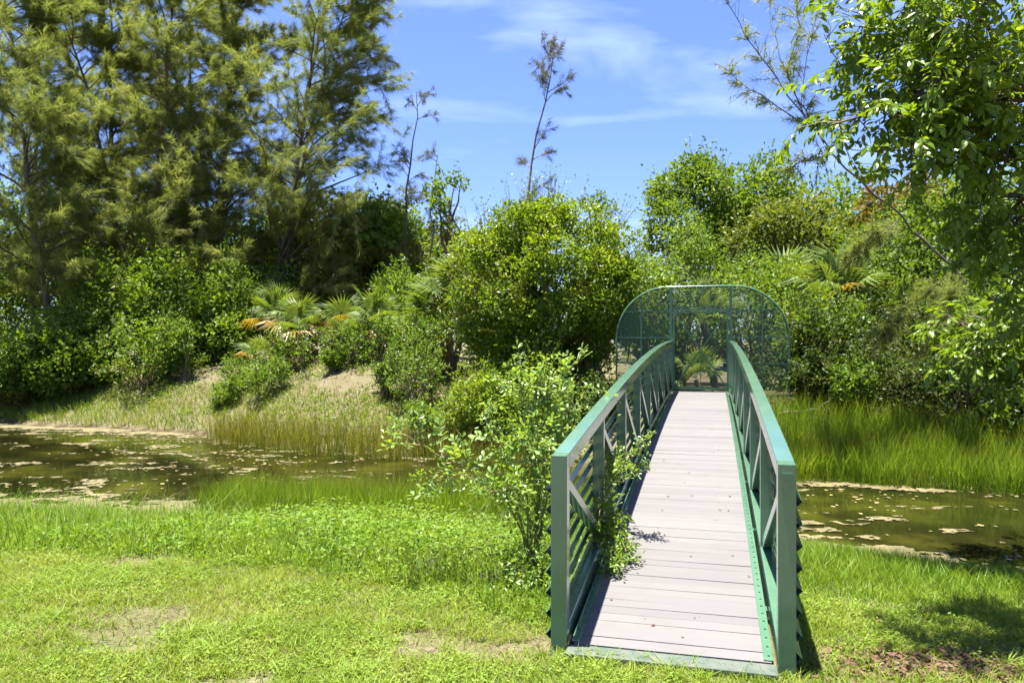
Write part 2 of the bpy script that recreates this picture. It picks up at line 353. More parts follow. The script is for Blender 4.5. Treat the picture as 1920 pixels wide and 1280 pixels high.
xs = np.concatenate([[-900, -400, -200, -110, -70, -48], np.arange(-36, 24.01, 0.3), [28, 36, 50, 80, 140, 260, 500, 900]])
ys = np.concatenate([[-300, -120, -50, -20, -8, -3, 0], np.arange(2, 36.01, 0.25), [38, 42, 48, 56, 70, 100, 160, 300, 600, 1500]])
gx, gy = np.meshgrid(xs, ys); gz = height(gx, gy)
ii = np.arange(len(xs) - 1); jj = np.arange(len(ys) - 1); I, J = np.meshgrid(ii, jj); nx = len(xs)
q = (J * nx + I).ravel(); F = np.stack([q, q + 1, q + nx + 1, q + nx], -1)
isfar = gy > (shoreN(gx) + shoreF(gx)) / 2
tint = np.where(isfar, 0.05 + 1.0 * fbm(gx * 0.5, gy * 0.5, 31), 0.0); tint = np.clip(tint, 0, 1)
tint = np.where(isfar & (gx > 5.0), 1.75, tint); tint = np.where((gz < 0.10), 2.0, tint); tint = np.where(gy > 36, 0.35, tint)
lit = np.exp(-(((gx - 3.0) / 1.1) ** 2 + ((gy - 5.0) / 0.35) ** 2)); tint = np.where(~isfar, np.clip(tint + lit * 1.1, 0, 2), tint)
g = mobj('ground', np.stack([gx, gy, gz], -1), F, M['ground'], tint=tint, smooth=True); tag(g, kind='structure')

wxs = np.linspace(-60, 30, 91); strip = []
V = []; F = []
for i, x in enumerate(wxs):
    a = float(shoreN(np.array([x]))[0]) - 0.6; b = float(shoreF(np.array([x]))[0]) + 0.9
    V += [(x, a, 0.0), (x, b, 0.0)]
    if i: k = 2 * i; F.append((k - 2, k, k + 1, k - 1))
w = mobj('water', V, F, M['water']); tag(w, kind='structure')

# ------------------------------------------------------------------ footbridge
TH = math.radians(14.7); B0 = np.array((1.05, 5.09, LAWN)); BD = np.array((math.sin(TH), math.cos(TH))); BT = np.array((math.cos(TH), -math.sin(TH)))
BL = 14.85; H = 1.35; HW = 0.74; PW = 0.056; DECK = 0.055
def rise(s): return 0.0985 * s - 0.00302 * s * s
def bw(t, s, z=0.0):
    """bridge frame -> world"""
    p = B0[:2] + BD * s + BT * t; return np.array((p[0], p[1], B0[2] + rise(s) + z))
bridge = thing('footbridge', 'arched green steel truss footbridge with pale plank deck over the pond', 'footbridge', B0, -TH)
def bevel(o, w=0.006, seg=2):
    m = o.modifiers.new('bevel', 'BEVEL'); m.width = w; m.segments = seg; m.limit_method = 'ANGLE'; m.angle_limit = math.radians(40); return o
def sweep(t0, t1, z0, z1, s0, s1, n=26):
    ss = np.linspace(s0, s1, n); V = []; F = []
    for s in ss:
        r = rise(max(s, 0)); V += [(t0, s, r + z0), (t1, s, r + z0), (t1, s, r + z1), (t0, s, r + z1)]
    for i in range(n - 1):
        for j in range(4):
            k = (j + 1) % 4; a = i * 4; F.append((a + j, a + 4 + j, a + 4 + k, a + k))
    F.append((0, 1, 2, 3)); e = (n - 1) * 4; F.append((e + 3, e + 2, e + 1, e))
    return V, F
BAY = 1.85; bays = 8
for sg in (-1, 1):
    c = sg * HW
    V, F = sweep(c - PW, c + PW, H - 0.112, H, PW - 0.0005, BL, 30); bevel(mobj('top_rail', V, F, M['paint'], bridge))
    V, F = sweep(c - PW + 0.004, c + PW - 0.004, -0.14, 0.165, PW - 0.001, BL, 30); bevel(mobj('bottom_chord', V, F, M['paint'], bridge))
    for k in range(bays + 1):
        s = min(k * BAY, BL - 0.05); hw = PW if k == 0 else PW - 0.004; hd = PW if k == 0 else 0.036
        G_ = Geo(); z0 = -0.02 if k == 0 else rise(s) + 0.16; z1 = H if k == 0 else rise(s) + H - 0.108
        G_.box(c - hw, c + hw, s - hd, s + hd, z0, z1)
        bevel(G_.obj('post', M['paint'], bridge))
        if k == 0:
            G_ = Geo(); G_.box(c - 0.085, c + 0.085, -0.085, 0.09, -0.05, -0.005); bevel(G_.obj('base_plate', M['sill'], bridge), 0.004)
        if k < bays:                                     # diagonal falls away from the near post head
            s2 = min((k + 1) * BAY, BL - 0.05)
            A = np.array((c, s + hd, rise(s) + H - 0.19)); B = np.array((c, s2 - 0.036, rise(s2) + 0.19))
            d = unit(B - A); up = unit(np.cross(np.array((1., 0, 0)), d)); X = np.array((1., 0, 0))
            Vd = [P + X * a * 0.038 + up * b * 0.036 for P in (A - d * 0.05, B + d * 0.06) for a, b in ((-1, -1), (1, -1), (1, 1), (-1, 1))]
            bevel(mobj('diagonal_brace', Vd, [(0, 1, 5, 4), (1, 2, 6, 5), (2, 3, 7, 6), (3, 0, 4, 7), (3, 2, 1, 0), (4, 5, 6, 7)], M['paint'], bridge), 0.004)
    # outer angle-iron slats, edge pointing outwards
    for k in range(8):
        zc = H - 0.235 - k * 0.1425; o0 = c + sg * (PW + 0.003); L = 0.034
        ss = np.linspace(-PW + 0.004, BL, 24); V = []; F = []
        for s in ss:
            r = rise(max(s, 0))
            V += [(o0, s, r + zc + L), (o0 + sg * L, s, r + zc), (o0, s, r + zc - L), (o0 + sg * 0.0, s, r + zc - L + 0.008), (o0 + sg * (L - 0.008), s, r + zc), (o0, s, r + zc + L - 0.008)]
        for i in range(len(ss) - 1):
            a = i * 6
            for j in range(6): F.append((a + j, a + (j + 1) % 6, a + 6 + (j + 1) % 6, a + 6 + j))
        mobj('railing_slat', V, F, M['paint'], bridge)
    # hold-down strip with screws on the deck edge
    t0, t1 = sorted((sg * 0.602, sg * 0.664))
    V, F = sweep(t0, t1, DECK + 0.003, DECK + 0.011, 0.01, BL - 0.1, 30); bevel(mobj('edge_strip', V, F, M['paint'], bridge), 0.002, 1)
    Gs = Geo(); a = np.arange(6) / 6 * 2 * math.pi
    for s in np.arange(0.06, BL - 0.2, 0.126):
        z = rise(s) + DECK + 0.0115; tt = sg * 0.636
        ring = [(tt + 0.009 * math.cos(x), s + 0.009 * math.sin(x), z) for x in a] + [(tt + 0.006 * math.cos(x), s + 0.006 * math.sin(x), z + 0.006) for x in a] + [(tt, s, z + 0.007)]
        Gs.add(ring, [(j, (j + 1) % 6, 6 + (j + 1) % 6) for j in range(6)] + [(j, 6 + (j + 1) % 6, 6 + j) for j in range(6)] + [(6 + j, 6 + (j + 1) % 6, 12) for j in range(6)])
    tag(Gs.obj('screw_row', M['screw'], bridge), kind='stuff')
# deck planks
rp_ = RNG(3)
pv = Geo(); pv.box(-0.648, 0.648, -0.0611, 0.0611, -0.034, 0.0); plank_me = pv.mesh('plank', M['wood'])
deck = link('deck', None, bridge); deck.empty_display_size = 0.1
s = 0.06
while s < BL - 0.12:
    o = link('plank', plank_me, deck); sl = (rise(s + 0.01) - rise(s)) / 0.01
    o.location = (rp_.normal(0, 0.002), s + rp_.normal(0, 0.0003), rise(s) + DECK + rp_.normal(0, 0.0012))
    o.rotation_euler = (math.atan(sl) + rp_.normal(0, 0.003), rp_.normal(0, 0.0012), rp_.normal(0, 0.0016))
    bevel(o, 0.0015, 1); s += 0.125 + (0.005 if rp_.random() < 0.18 else 0.0)
for s in np.arange(0.9, BL, 1.85):                        # floor beams under the planks
    G_ = Geo(); r = rise(s); G_.box(-HW + PW + 0.002, HW - PW - 0.002, s - 0.05, s + 0.05, r - 0.10, r + DECK - 0.037); G_.obj('floor_beam', M['paint'], bridge)
G_ = Geo(); G_.box(-HW + PW + 0.003, HW - PW - 0.003, -0.17, -0.004, -0.06, 0.046); bevel(G_.obj('end_sill', M['sill'], bridge), 0.012)
# maker's plate, raised border and lines too worn to read
plate = Geo(); pc, pz = HW, H - 0.115; plate.box(pc - 0.036, pc + 0.036, -PW - 0.008, -PW + 0.002, pz - 0.055, pz + 0.06)
pl = bevel(plate.obj('maker_plate', M['paint'], bridge), 0.002, 1)
G_ = Geo(); f = -PW - 0.008
for z0, z1, a0, a1 in ((0.054, 0.060, -0.036, 0.036), (-0.055, -0.050, -0.036, 0.036), (-0.050, 0.054, -0.036, -0.032), (-0.050, 0.054, 0.032, 0.036),
                       (-0.042, -0.039, -0.026, 0.024), (-0.012, -0.009, -0.026, 0.024), (-0.039, -0.012, -0.026, -0.023), (-0.039, -0.012, 0.021, 0.024)):
    G_.box(pc + a0, pc + a1, f - 0.003, f - 0.0003, pz + z0, pz + z1)
for zz, wd in ((0.038, 0.018), (0.027, 0.021), (0.015, 0.024), (0.004, 0.022)):
    x = -wd
    while x < wd: 
        ln = rp_.uniform(0.004, 0.009); G_.box(pc + x, pc + min(x + ln, wd), f - 0.002, f - 0.0003, pz + zz - 0.002, pz + zz + 0.003); x += ln + 0.002
G_.obj('raised_border', M['paint'], pl)
# concrete abutment below the far end and near end
ab = thing('abutment', 'low grey concrete block under the gated end of the bridge', 'abutment', bw(0, BL + 0.1, 0), -TH)
G_ = Geo(); G_.box(-1.1, 1.1, 0.0, 0.5, -1.7, -0.02); bevel(G_.obj('concrete_block', M['sill'], ab), 0.02)
ab['label'] = 'low concrete abutment under the gated end of the green footbridge'

# ------------------------------------------------------------------ gate with wing screens
gs = BL - 0.02
gate = thing('bridge_gate', 'green mesh security gate with rounded wing screens closing the footbridge', 'gate', bw(0, gs, DECK), -TH)
GH, GWD, GR, GB = 2.68, 2.14, 1.34, -0.10
def arch_pts():
    P = [(-GWD, 0, GB)]; P.append((-GWD, 0, GH - GR))
    for k in range(1, 12): a = k / 12 * math.pi / 2; P.append((-GWD + GR * (1 - math.cos(a)), 0, GH - GR + GR * math.sin(a)))
    P.append((-GWD + GR, 0, GH)); P2 = [(-x, y, z) for x, y, z in P[::-1]]; return np.array(P + P2)
def top_at(t):
    a = abs(t) - (GWD - GR)
    return GH if a <= 0 else GH - GR + math.sqrt(max(GR * GR - a * a, 0))
G_ = Geo(); G_.tube(arch_pts(), 0.026, 8); G_.obj('arch_frame', M['gate_paint'], gate, smooth=True)
def bar(name, a, b, r=0.018, parent=gate):
    G_ = Geo(); a = np.array(a, float); b = np.array(b, float); d = unit(b - a); u = unit(np.cross(d, (0, 1, 0))); v = np.array((0, 1., 0))
    V = [P + u * x * r + v * y * r for P in (a, b) for x, y in ((-1, -1), (1, -1), (1, 1), (-1, 1))]
    return mobj(name, V, [(0, 1, 5, 4), (1, 2, 6, 5), (2, 3, 7, 6), (3, 0, 4, 7), (3, 2, 1, 0), (4, 5, 6, 7)], M['gate_paint'], parent)
for sg in (-1, 1):
    bar('gate_post', (sg * HW, 0.0, -0.05), (sg * HW, 0.0, GH - 0.02), 0.034)
    bar('screen_bar', (sg * 1.5, 0, GB), (sg * 1.5, 0, top_at(1.5)), 0.017)
    for z in (0.72, 1.38, 2.06):
        xe = GWD if z < GH - GR else GWD - GR + math.sqrt(GR ** 2 - (z - GH + GR) ** 2)
        bar('screen_bar', (sg * (HW + 0.034), 0.002, z), (sg * xe, 0.002, z), 0.016)
    bar('screen_bar', (sg * (HW + 0.034), 0.002, GB), (sg * GWD, 0.002, GB), 0.018)
bar('header_bar', (-HW, 0.002, 2.09), (HW, 0.002, 2.09), 0.022); bar('header_bar', (-HW, 0.002, 2.16), (HW, 0.002, 2.16), 0.016)
for t in (-0.25, 0.25): bar('screen_bar', (t, 0, 2.15), (t, 0, GH), 0.016)
door = link('door', None, gate); door.empty_display_size = 0.1
for sg in (-1, 1): bar('door_stile', (sg * 0.665, -0.03, 0.06), (sg * 0.665, -0.03, 2.05), 0.021, door)
bar('door_rail', (-0.665, -0.028, 0.08), (0.665, -0.028, 0.08), 0.03, door); bar('door_rail', (-0.665, -0.028, 2.03), (0.665, -0.028, 2.03), 0.02, door)
bar('cross_brace', (-0.64, -0.026, 0.12), (0.64, -0.026, 2.0), 0.017, door); bar('cross_brace', (0.64, -0.034, 0.12), (-0.64, -0.034, 2.0), 0.017, door)
bar('door_stile', (0.0, -0.025, 0.08), (0.0, -0.025, 1.05), 0.010, door)
G_ = Geo()
for x in (-0.25, 0.0, 0.3): G_.box(x - 0.02, x + 0.02, -0.05, 0.0, -0.01, 0.06)
G_.box(-0.22, 0.28, -0.10, -0.07, -0.002, 0.02); G_.obj('floor_latch', M['screw'], door)
def mesh_panel(name, x0, x1, z0, z1, y, pitch, r, parent, clip=None):
    G_ = Geo(); 
    for dirn in (1, -1):
        c = (x0 - (z1 - z0)) if dirn == 1 else x0
        end = x1 if dirn == 1 else x1 + (z1 - z0)
        while c < end:
            ts = np.linspace(0, z1 - z0, 60); X = c + dirn * ts; Z = z0 + ts
            ok = (X > x0) & (X < x1)
            if clip: ok &= np.array([zz < clip(xx) for xx, zz in zip(X, Z)])
            idx = np.where(ok)[0]
            if len(idx) > 1:
                a = (X[idx[0]], y, Z[idx[0]]); b = (X[idx[-1]], y, Z[idx[-1]]); dx = 0.7071 * r
                yy = y + dirn * 0.0025
                G_.add([(a[0] - dx, yy, a[2] + dirn * dx), (a[0] + dx, yy, a[2] - dirn * dx), (b[0] + dx, yy, b[2] - dirn * dx), (b[0] - dx, yy, b[2] + dirn * dx),
                        (a[0], yy + r, a[2]), (b[0], yy + r, b[2])], [(0, 1, 2, 3), (1, 4, 5, 2), (4, 0, 3, 5)])
            c += pitch
    tag(G_.obj(name, M['mesh_wire'], parent), kind='stuff')
mesh_panel('wire_mesh', -GWD, -HW, GB, GH, 0.02, 0.044, 0.0040, gate, top_at); mesh_panel('wire_mesh', HW, GWD, GB, GH, 0.02, 0.044, 0.0040, gate, top_at)
mesh_panel('wire_mesh', -HW, HW, 2.1, GH, 0.02, 0.05, 0.0036, gate); mesh_panel('wire_mesh', -0.66, 0.66, 0.08, 2.03, -0.005, 0.056, 0.0034, door)

# ------------------------------------------------------------------ plant builders
def leaf_cloud(rng, centers, radii, counts, size, shell=0.45, up=0.5, flat=1.0, jit=0.35):
    """leaf positions/orientations filling lumps; returns pos, dir, normal, size"""
    ids = np.repeat(np.arange(len(centers)), counts); n = len(ids)
    u = unit(rng.normal(size=(n, 3))); rr = (shell + (1 - shell) * rng.random(n)) ** 0.8
    rr = np.where(rng.random(n) < 0.03, rr * 1.2, rr)
    P = centers[ids] + u * (radii[ids] * rr)[:, None] * np.array((1, 1, flat))
    D = unit(u * 0.7 + rng.normal(size=(n, 3)) * 0.6 + np.array((0, 0, 0.15)))
    Nn = unit(rng.normal(size=(n, 3)) * 0.55 + u * 0.45 + np.array((0, 0, up)))
    return P, D, Nn, size * (1 + jit * rng.uniform(-1, 1, n))
def lumps(rng, n, c, rx, ry, rz, r0, r1, bias=0.6, zmin=None):
    u = unit(rng.normal(size=(n, 3))); k = rng.random(n) ** (1 / 3) * (1 - bias) + bias * (0.75 + 0.25 * rng.random(n))
    P = np.array(c) + u * k[:, None] * np.array((rx, ry, rz)); 
    if zmin is not None: P[:, 2] = np.maximum(P[:, 2], zmin + r0 * 0.3)
    return P, rng.uniform(r0, r1, n)
def foliage_mesh(name, P, D, Nn, sz, m, shape=LEAF4, faces=LEAF4F):
    V, F = scatter(shape, faces, P, frames(D, Nn), sz); return make_mesh(name, V, F, m)
def wander(rng, a, b, n=6, amp=0.08, sag=0.0):
    a = np.array(a, float); b = np.array(b, float); t = np.linspace(0, 1, n); L = np.linalg.norm(b - a)
    P = a + (b - a) * t[:, None] + rng.normal(size=(n, 3)) * amp * L * (np.sin(t * math.pi))[:, None] * 0.5
    P[:, 2] += sag * L * np.sin(t * math.pi); return P

def shoots(rng, P0, U, L, per, size):
    """leafy shoots that break the outline"""
    n = len(P0); t = np.tile(np.linspace(0.15, 1, per), n); idx = np.repeat(np.arange(n), per)
    P = P0[idx] + U[idx] * (L[idx] * t)[:, None] + rng.normal(size=(n * per, 3)) * size * 0.3
    D = unit(U[idx] * 0.5 + rng.normal(size=(n * per, 3)) * 0.7); Nn = unit(rng.normal(size=(n * per, 3)) + np.array((0, 0, 0.6)))
    return P, D, Nn, size * rng.uniform(0.6, 1.1, n * per)

def shrub(name, label, base, w, h, m, seed, nl=26, leaves=9000, size=0.12, depth=None, group=None, lump=(0.11, 0.27), low=0.12, cat='shrub', nshoot=110, bias=0.45, sink=0.0, shape=LEAF4, faces=LEAF4F):
    rng = RNG(seed); base = np.array(base, float); base[2] = ground_z(base) - sink; depth = depth or w
    t = thing(name, label, cat, base, 0, group)
    cz = h * (0.5 + low / 2); C_, r = lumps(rng, nl, (0, 0, cz), w * 0.42, depth * 0.42, h * (0.5 - low / 2) * 0.86, w * lump[0], w * lump[1], bias, low * h)
    cnt = (leaves * r ** 2 / np.sum(r ** 2)).astype(int) + 1
    A = leaf_cloud(rng, C_, r, cnt, size, 0.5, flat=0.8)
    if nshoot:
        ci = rng.integers(0, nl, nshoot); U = unit(unit(C_[ci] - np.array((0, 0, h * 0.3))) + rng.normal(size=(nshoot, 3)) * 0.35 + np.array((0, 0, 0.5)))
        B = shoots(rng, C_[ci] + U * r[ci][:, None] * 0.8, U, rng.uniform(0.1, 0.24, nshoot) * w * 0.8, 9, size * 0.9)
        A = [np.concatenate([a, b]) for a, b in zip(A, B)]; SH = (C_[ci], U, r[ci], w)
    link('foliage', foliage_mesh('foliage', *A, m, shape, faces), t)
    G_ = Geo()
    for k in range(min(nl, 40)):
        G_.tube(wander(rng, (rng.normal(0, w * 0.01), rng.normal(0, w * 0.01), -0.1), C_[k], 6, 0.12), np.linspace(0.02 + 0.008 * h, 0.008, 6), 5)
    if nshoot:
        for c0, u0, r0, _ in zip(*SH[:3], range(nshoot)): G_.tube(np.array([c0, c0 + u0 * (r0 * 0.8 + 0.1 * w)]), np.array((0.010, 0.003)), 3)
    G_.obj('stems', M['stem'], t, smooth=True)
    return t

def broad_tree(name, label, base, h, w, ch, m, seed, nl=36, leaves=9000, size=0.2, group=None, lump=(0.13, 0.24), bark='bark', trunk_r=0.16, bias=0.55, nshoot=60, lean=(0, 0)):
    rng = RNG(seed); base = np.array(base, float); base[2] = ground_z(base) - 0.05
    t = thing(name, label, 'tree', base, 0, group)
    cz = h - ch / 2; top = np.array((lean[0], lean[1], cz))
    C_, r = lumps(rng, nl, top, w * 0.42, w * 0.42, ch * 0.43, w * lump[0], w * lump[1], bias)
    cnt = (leaves * r ** 2 / np.sum(r ** 2)).astype(int) + 1
    A = leaf_cloud(rng, C_, r, cnt, size, 0.45, flat=0.75)
    if nshoot:
        ci = rng.integers(0, nl, nshoot); U = unit(unit(C_[ci] - top) + rng.normal(size=(nshoot, 3)) * 0.3 + np.array((0, 0, 0.35)))
        B = shoots(rng, C_[ci] + U * r[ci][:, None] * 0.8, U, rng.uniform(0.08, 0.16, nshoot) * w, 8, size)
        A = [np.concatenate([a, b]) for a, b in zip(A, B)]
    link('crown', foliage_mesh('crown', *A, m), t)
    G_ = Geo(); tp = wander(rng, (0, 0, -0.2), top + np.array((0, 0, ch * 0.1)), 8, 0.05); G_.tube(tp, np.linspace(trunk_r, trunk_r * 0.35, 8), 8)
    for k in range(min(nl, 16)):
        st = tp[rng.integers(3, 7)]; G_.tube(wander(rng, st, C_[k], 6, 0.1, -0.05), np.linspace(trunk_r * 0.4, 0.015, 6), 5)
    G_.obj('trunk', M[bark], t, smooth=True)
    return t

def casuarina(name, label, base, height_, lean, crown_r, seed, f0=0.25, nb=46, subs=10, sites=13, per=6, wind=(0.25, 0.0), m='needle', group=None, nlen=0.34, nw=0.016, tr=0.17, bark='bark', dens=None, forks=1, top_pow=0.7):
    rng = RNG(seed); base = np.array(base, float); base[2] = ground_z(base) - 0.05
    t = thing(name, label, 'tree', base, 0, group); G_ = Geo(); NP = []; ND = []
    trunks = []
    for f in range(forks):
        n = 12; tt = np.linspace(0, 1, n); off = np.array((lean[0], lean[1], 0)) + (0 if f == 0 else 1) * rng.normal(size=3) * np.array((1.6, 1.6, 0))
        P = np.array((0, 0, -0.2)) + np.outer(tt, (0, 0, height_ * (1 - 0.1 * f))) + np.outer(tt ** 1.4, off) + np.cumsum(rng.normal(size=(n, 3)) * np.array((0.09, 0.09, 0)), axis=0)
        G_.tube(P, tr * (1 - 0.25 * f) * (1 - tt) ** 0.8 + 0.012, 8); trunks.append(P)
    for k in range(nb):
        P = trunks[k % forks]; f = f0 + (1 - f0) * (k + rng.random()) / nb; f = min(f, 0.985)
        i = f * (len(P) - 1); i0 = int(i); p = P[i0] + (P[min(i0 + 1, len(P) - 1)] - P[i0]) * (i - i0)
        if dens is not None and rng.random() > dens(f): continue
        L = crown_r * ((1.02 - f) / (1.02 - f0)) ** top_pow * rng.uniform(0.55, 1.1) + 0.35
        az = rng.uniform(0, 2 * math.pi); el = math.radians(rng.uniform(25, 58))
        h0 = np.array((math.cos(az), math.sin(az), 0)) + np.array((*wind, 0)); d = unit(h0) * math.cos(el) + np.array((0, 0, math.sin(el)))
        nn = 7; pts = [p]
        for q in range(nn - 1):
            d = unit(d + rng.normal(size=3) * 0.10 + np.array((wind[0] * 0.1, 0, -0.07))); pts.append(pts[-1] + d * L / (nn - 1))
        pts = np.array(pts); G_.tube(pts, np.linspace(0.012 + 0.011 * L, 0.005, nn), 4)
        for s_ in range(subs):
            g_ = rng.uniform(0.22, 1.0); j = g_ * (nn - 1); j0 = min(int(j), nn - 2); b0 = pts[j0] + (pts[j0 + 1] - pts[j0]) * (j - j0)
            bd = unit(pts[j0 + 1] - pts[j0]); sd = unit(bd * 0.8 + rng.normal(size=3) * 0.55 + np.array((0.1, 0, 0.12)))
            sl = L * rng.uniform(0.16, 0.36) + 0.2; e = b0 + sd * sl
            mid = b0 + sd * sl * 0.5 + np.array((0, 0, 0.06 * sl))
            G_.tube(np.array([b0, mid, e]), np.array((0.009, 0.006, 0.003)), 3)
            ts = rng.random(sites) ** 0.8; c = b0 + (e - b0) * ts[:, None]
            NP.append(np.repeat(c, per, axis=0)); ND.append(np.tile(sd, (sites * per, 1)))
    NP = np.concatenate(NP); ND = np.concatenate(ND); n = len(NP)
    D = unit(ND * 0.75 + rng.normal(size=(n, 3)) * 0.42 + np.array((0.10, 0, -0.34)))
    Wd = unit(np.cross(D, rng.normal(size=(n, 3)))); L = nlen * rng.uniform(0.55, 1.2, n)
    NP = NP + rng.normal(size=(n, 3)) * 0.04
    V = np.stack([NP - Wd * nw / 2, NP + Wd * nw / 2, NP + D * L[:, None]], 1).reshape(-1, 3); F = np.arange(3 * n).reshape(-1, 3)
    tag(mobj('crown', V, F, M[m], t), kind='stuff')
    G_.obj('trunk', M[bark], t, smooth=True)
    return t

# fan palm frond meshes, petiole along +y, fan at its end
def frond_mesh(name, m, seed, seg=22, R=0.75, pet=0.7, span=250, droop=0.25, stem=True):
    rng = RNG(seed); G_ = Geo(); hub = np.array((0, pet, 0))
    if stem: G_.add([(-0.014, 0, 0), (0.014, 0, 0), (0.009, pet, 0.0), (-0.009, pet, 0.0), (0, 0, -0.015), (0, pet, -0.01)], [(0, 1, 2, 3), (1, 4, 5, 2), (4, 0, 3, 5)])
    for k in range(seg):
        a = math.radians(-span / 2 + span * k / (seg - 1) + rng.normal(0, 1.5)); d = np.array((math.sin(a), math.cos(a), 0)); x = np.array((math.cos(a), -math.sin(a), 0))
        L = R * (0.80 + 0.2 * math.cos(a * 0.6)) * rng.uniform(0.9, 1.08); wv = 0.034 * R / 0.75
        z1 = 0.05 * R * math.cos(a) ; tip = hub + d * L + np.array((0, 0, -droop * L * rng.uniform(0.6, 1.4)))
        mid = hub + d * L * 0.52 + np.array((0, 0, z1))
        G_.add([hub, mid - x * wv, mid + np.array((0, 0, -0.018)), mid + x * wv, tip], [(0, 2, 1), (0, 3, 2), (1, 2, 4), (2, 3, 4)])
    return G_.mesh(name, m)
FR = {'green': [frond_mesh('frond', M['palm'], 40 + k, droop=0.15 + 0.12 * k) for k in range(3)], 'yellow': [frond_mesh('frond', M['palm_yellow'], 50, droop=0.3)],
      'dead': [frond_mesh('frond', M['palm_dead'], 60, droop=0.7, span=170)]}
def orient(o, p, d, n, sc):
    from mathutils import Matrix
    R = frames(np.array([d]), np.array([n]))[0]; mt = Matrix(((*(R[0] * sc), p[0]), (*(R[1] * sc), p[1]), (*(R[2] * sc), p[2]), (0, 0, 0, 1))); o.matrix_local = mt
def fan_palm(label, base, trunk_h, sc, seed, n=13, yellow=1, dead=2, group='fan palms on the far bank', lean=(0, 0)):
    rng = RNG(seed); base = np.array(base, float); base[2] = ground_z(base) - 0.03
    t = thing('fan_palm', label, 'palm', base, 0, group); G_ = Geo()
    P = wander(rng, (0, 0, -0.15), (lean[0], lean[1], trunk_h), 6, 0.04); G_.tube(P, np.linspace(0.12, 0.10, 6) * min(1, 0.6 + 0.2 * trunk_h), 8); G_.obj('trunk', M['bark'], t, smooth=True)
    for k in range(n + yellow + dead):
        kind = 'green' if k < n else ('yellow' if k < n + yellow else 'dead')
        az = k * 2.39996 + rng.normal(0, 0.3); el = {'green': math.radians(78 - 75 * (k / n) + rng.normal(0, 6)), 'yellow': math.radians(rng.uniform(-5, 35)), 'dead': math.radians(rng.uniform(-65, -35))}[kind]
        d = np.array((math.cos(az) * math.cos(el), math.sin(az) * math.cos(el), math.sin(el)))
        nrm = unit(np.array((-math.cos(az) * math.sin(el), -math.sin(az) * math.sin(el), math.cos(el))) + rng.normal(size=3) * 0.25)
        lst = FR[kind]; o = link('frond', lst[int(rng.integers(len(lst)))], t); orient(o, P[-1] + d * 0.05, d, nrm, sc * rng.uniform(0.8, 1.1))
    return t

# ------------------------------------------------------------------ tall casuarinas
grp = 'casuarina trees in the grove'
spec = [
 ('tall casuarina with bare leaning trunk at the outer edge of the grove', 85, 30.5, 18, (-2.0, 0.4), 4.0, 101, 0.20, 60, 1),
 ('forked casuarina with dark double trunk rising out of the understory', 275, 33.5, 18.5, (0.6, 0.3), 4.8, 102, 0.15, 84, 2),
 ('slim casuarina standing close behind the forked casuarina', 215, 36.0, 19, (-0.4, 0.0), 4.4, 103, 0.15, 66, 1),
 ('straight dark-trunked casuarina between the forked one and the spreading one', 402, 35.0, 18.5, (0.5, 0.2), 4.6, 104, 0.14, 72, 1),
 ('spreading casuarina whose feathery limbs reach out over open sky', 512, 34.5, 19.5, (3.4, 0.0), 5.6, 105, 0.13, 96, 2),
 ('casuarina half hidden between the forked one and the straight dark-trunked one', 335, 38.0, 19.5, (0.3, 0.0), 5.0, 107, 0.13, 60, 1),
 ('casuarina in the back of the grove behind the bare leaning trunk', 60, 37.0, 18.5, (0.5, 0.0), 5.2, 106, 0.12, 66, 1),
]
for lab, px, Z, hh, lean, cr, sd, f0, nb, fk in spec:
    casuarina('casuarina', lab, at(px, 640, Z), hh, lean, cr, sd, f0=f0, nb=nb, forks=fk, group=grp, wind=(0.35, -0.1), subs=12, sites=16, per=7, nlen=0.41, nw=0.0175, top_pow=0.5, bark='bark_red' if sd in (102,) else 'bark', tr=0.12 if sd == 101 else 0.17)
# thin half-bare young casuarinas against the sky
def patchy(seed):
    r = RNG(seed); gaps = r.uniform(0.3, 0.95, 2)
    return lambda f: 0.85 if all(abs(f - g_) > 0.07 for g_ in gaps) else 0.05
casuarina('young_casuarina', 'thin wispy young casuarina with half-bare stem, between the grove and the broken tree', at(762, 640, 34), 12.2, (0.75, 0), 0.9, 111, f0=0.3, nb=34, subs=5, sites=7, per=5, m='needle_grey', tr=0.07, nlen=0.26, nw=0.016, dens=patchy(5), top_pow=0.3, group='thin young casuarinas')
casuarina('young_casuarina', 'short wispy young casuarina with bent tip beside the broken tree', at(800, 640, 33.5), 9.2, (0.5, 0), 0.8, 112, f0=0.3, nb=26, subs=5, sites=7, per=5, m='needle_grey', tr=0.05, nlen=0.26, nw=0.016, dens=patchy(9), top_pow=0.3, group='thin young casuarinas')
casuarina('young_casuarina', 'tallest thin casuarina leaning, with tufted tip, rising behind the big round bush', at(945, 640, 34), 14.6, (2.2, 0), 1.0, 113, f0=0.32, nb=46, subs=6, sites=8, per=6, m='needle_grey', tr=0.08, nlen=0.28, nw=0.017, dens=lambda f: 0.9 if (f > 0.80 or f < 0.5) else 0.25, top_pow=0.12, group='thin young casuarinas')
broad_tree('broken_tree', 'small broken tree with snapped red-brown trunk and leaf tufts', at(842, 640, 32), 8.6, 2.3, 4.2, M['mid'], 121, nl=12, leaves=750, size=0.2, bark='bark_red', trunk_r=0.17, lump=(0.13, 0.2), nshoot=14, bias=0.9)
broad_tree('young_tree', 'small conical young tree peeping over the big round bush', at(1122, 640, 34), 8.7, 2.1, 4.6, M['mid'], 122, nl=14, leaves=1500, size=0.17, lump=(0.14, 0.24), nshoot=26)

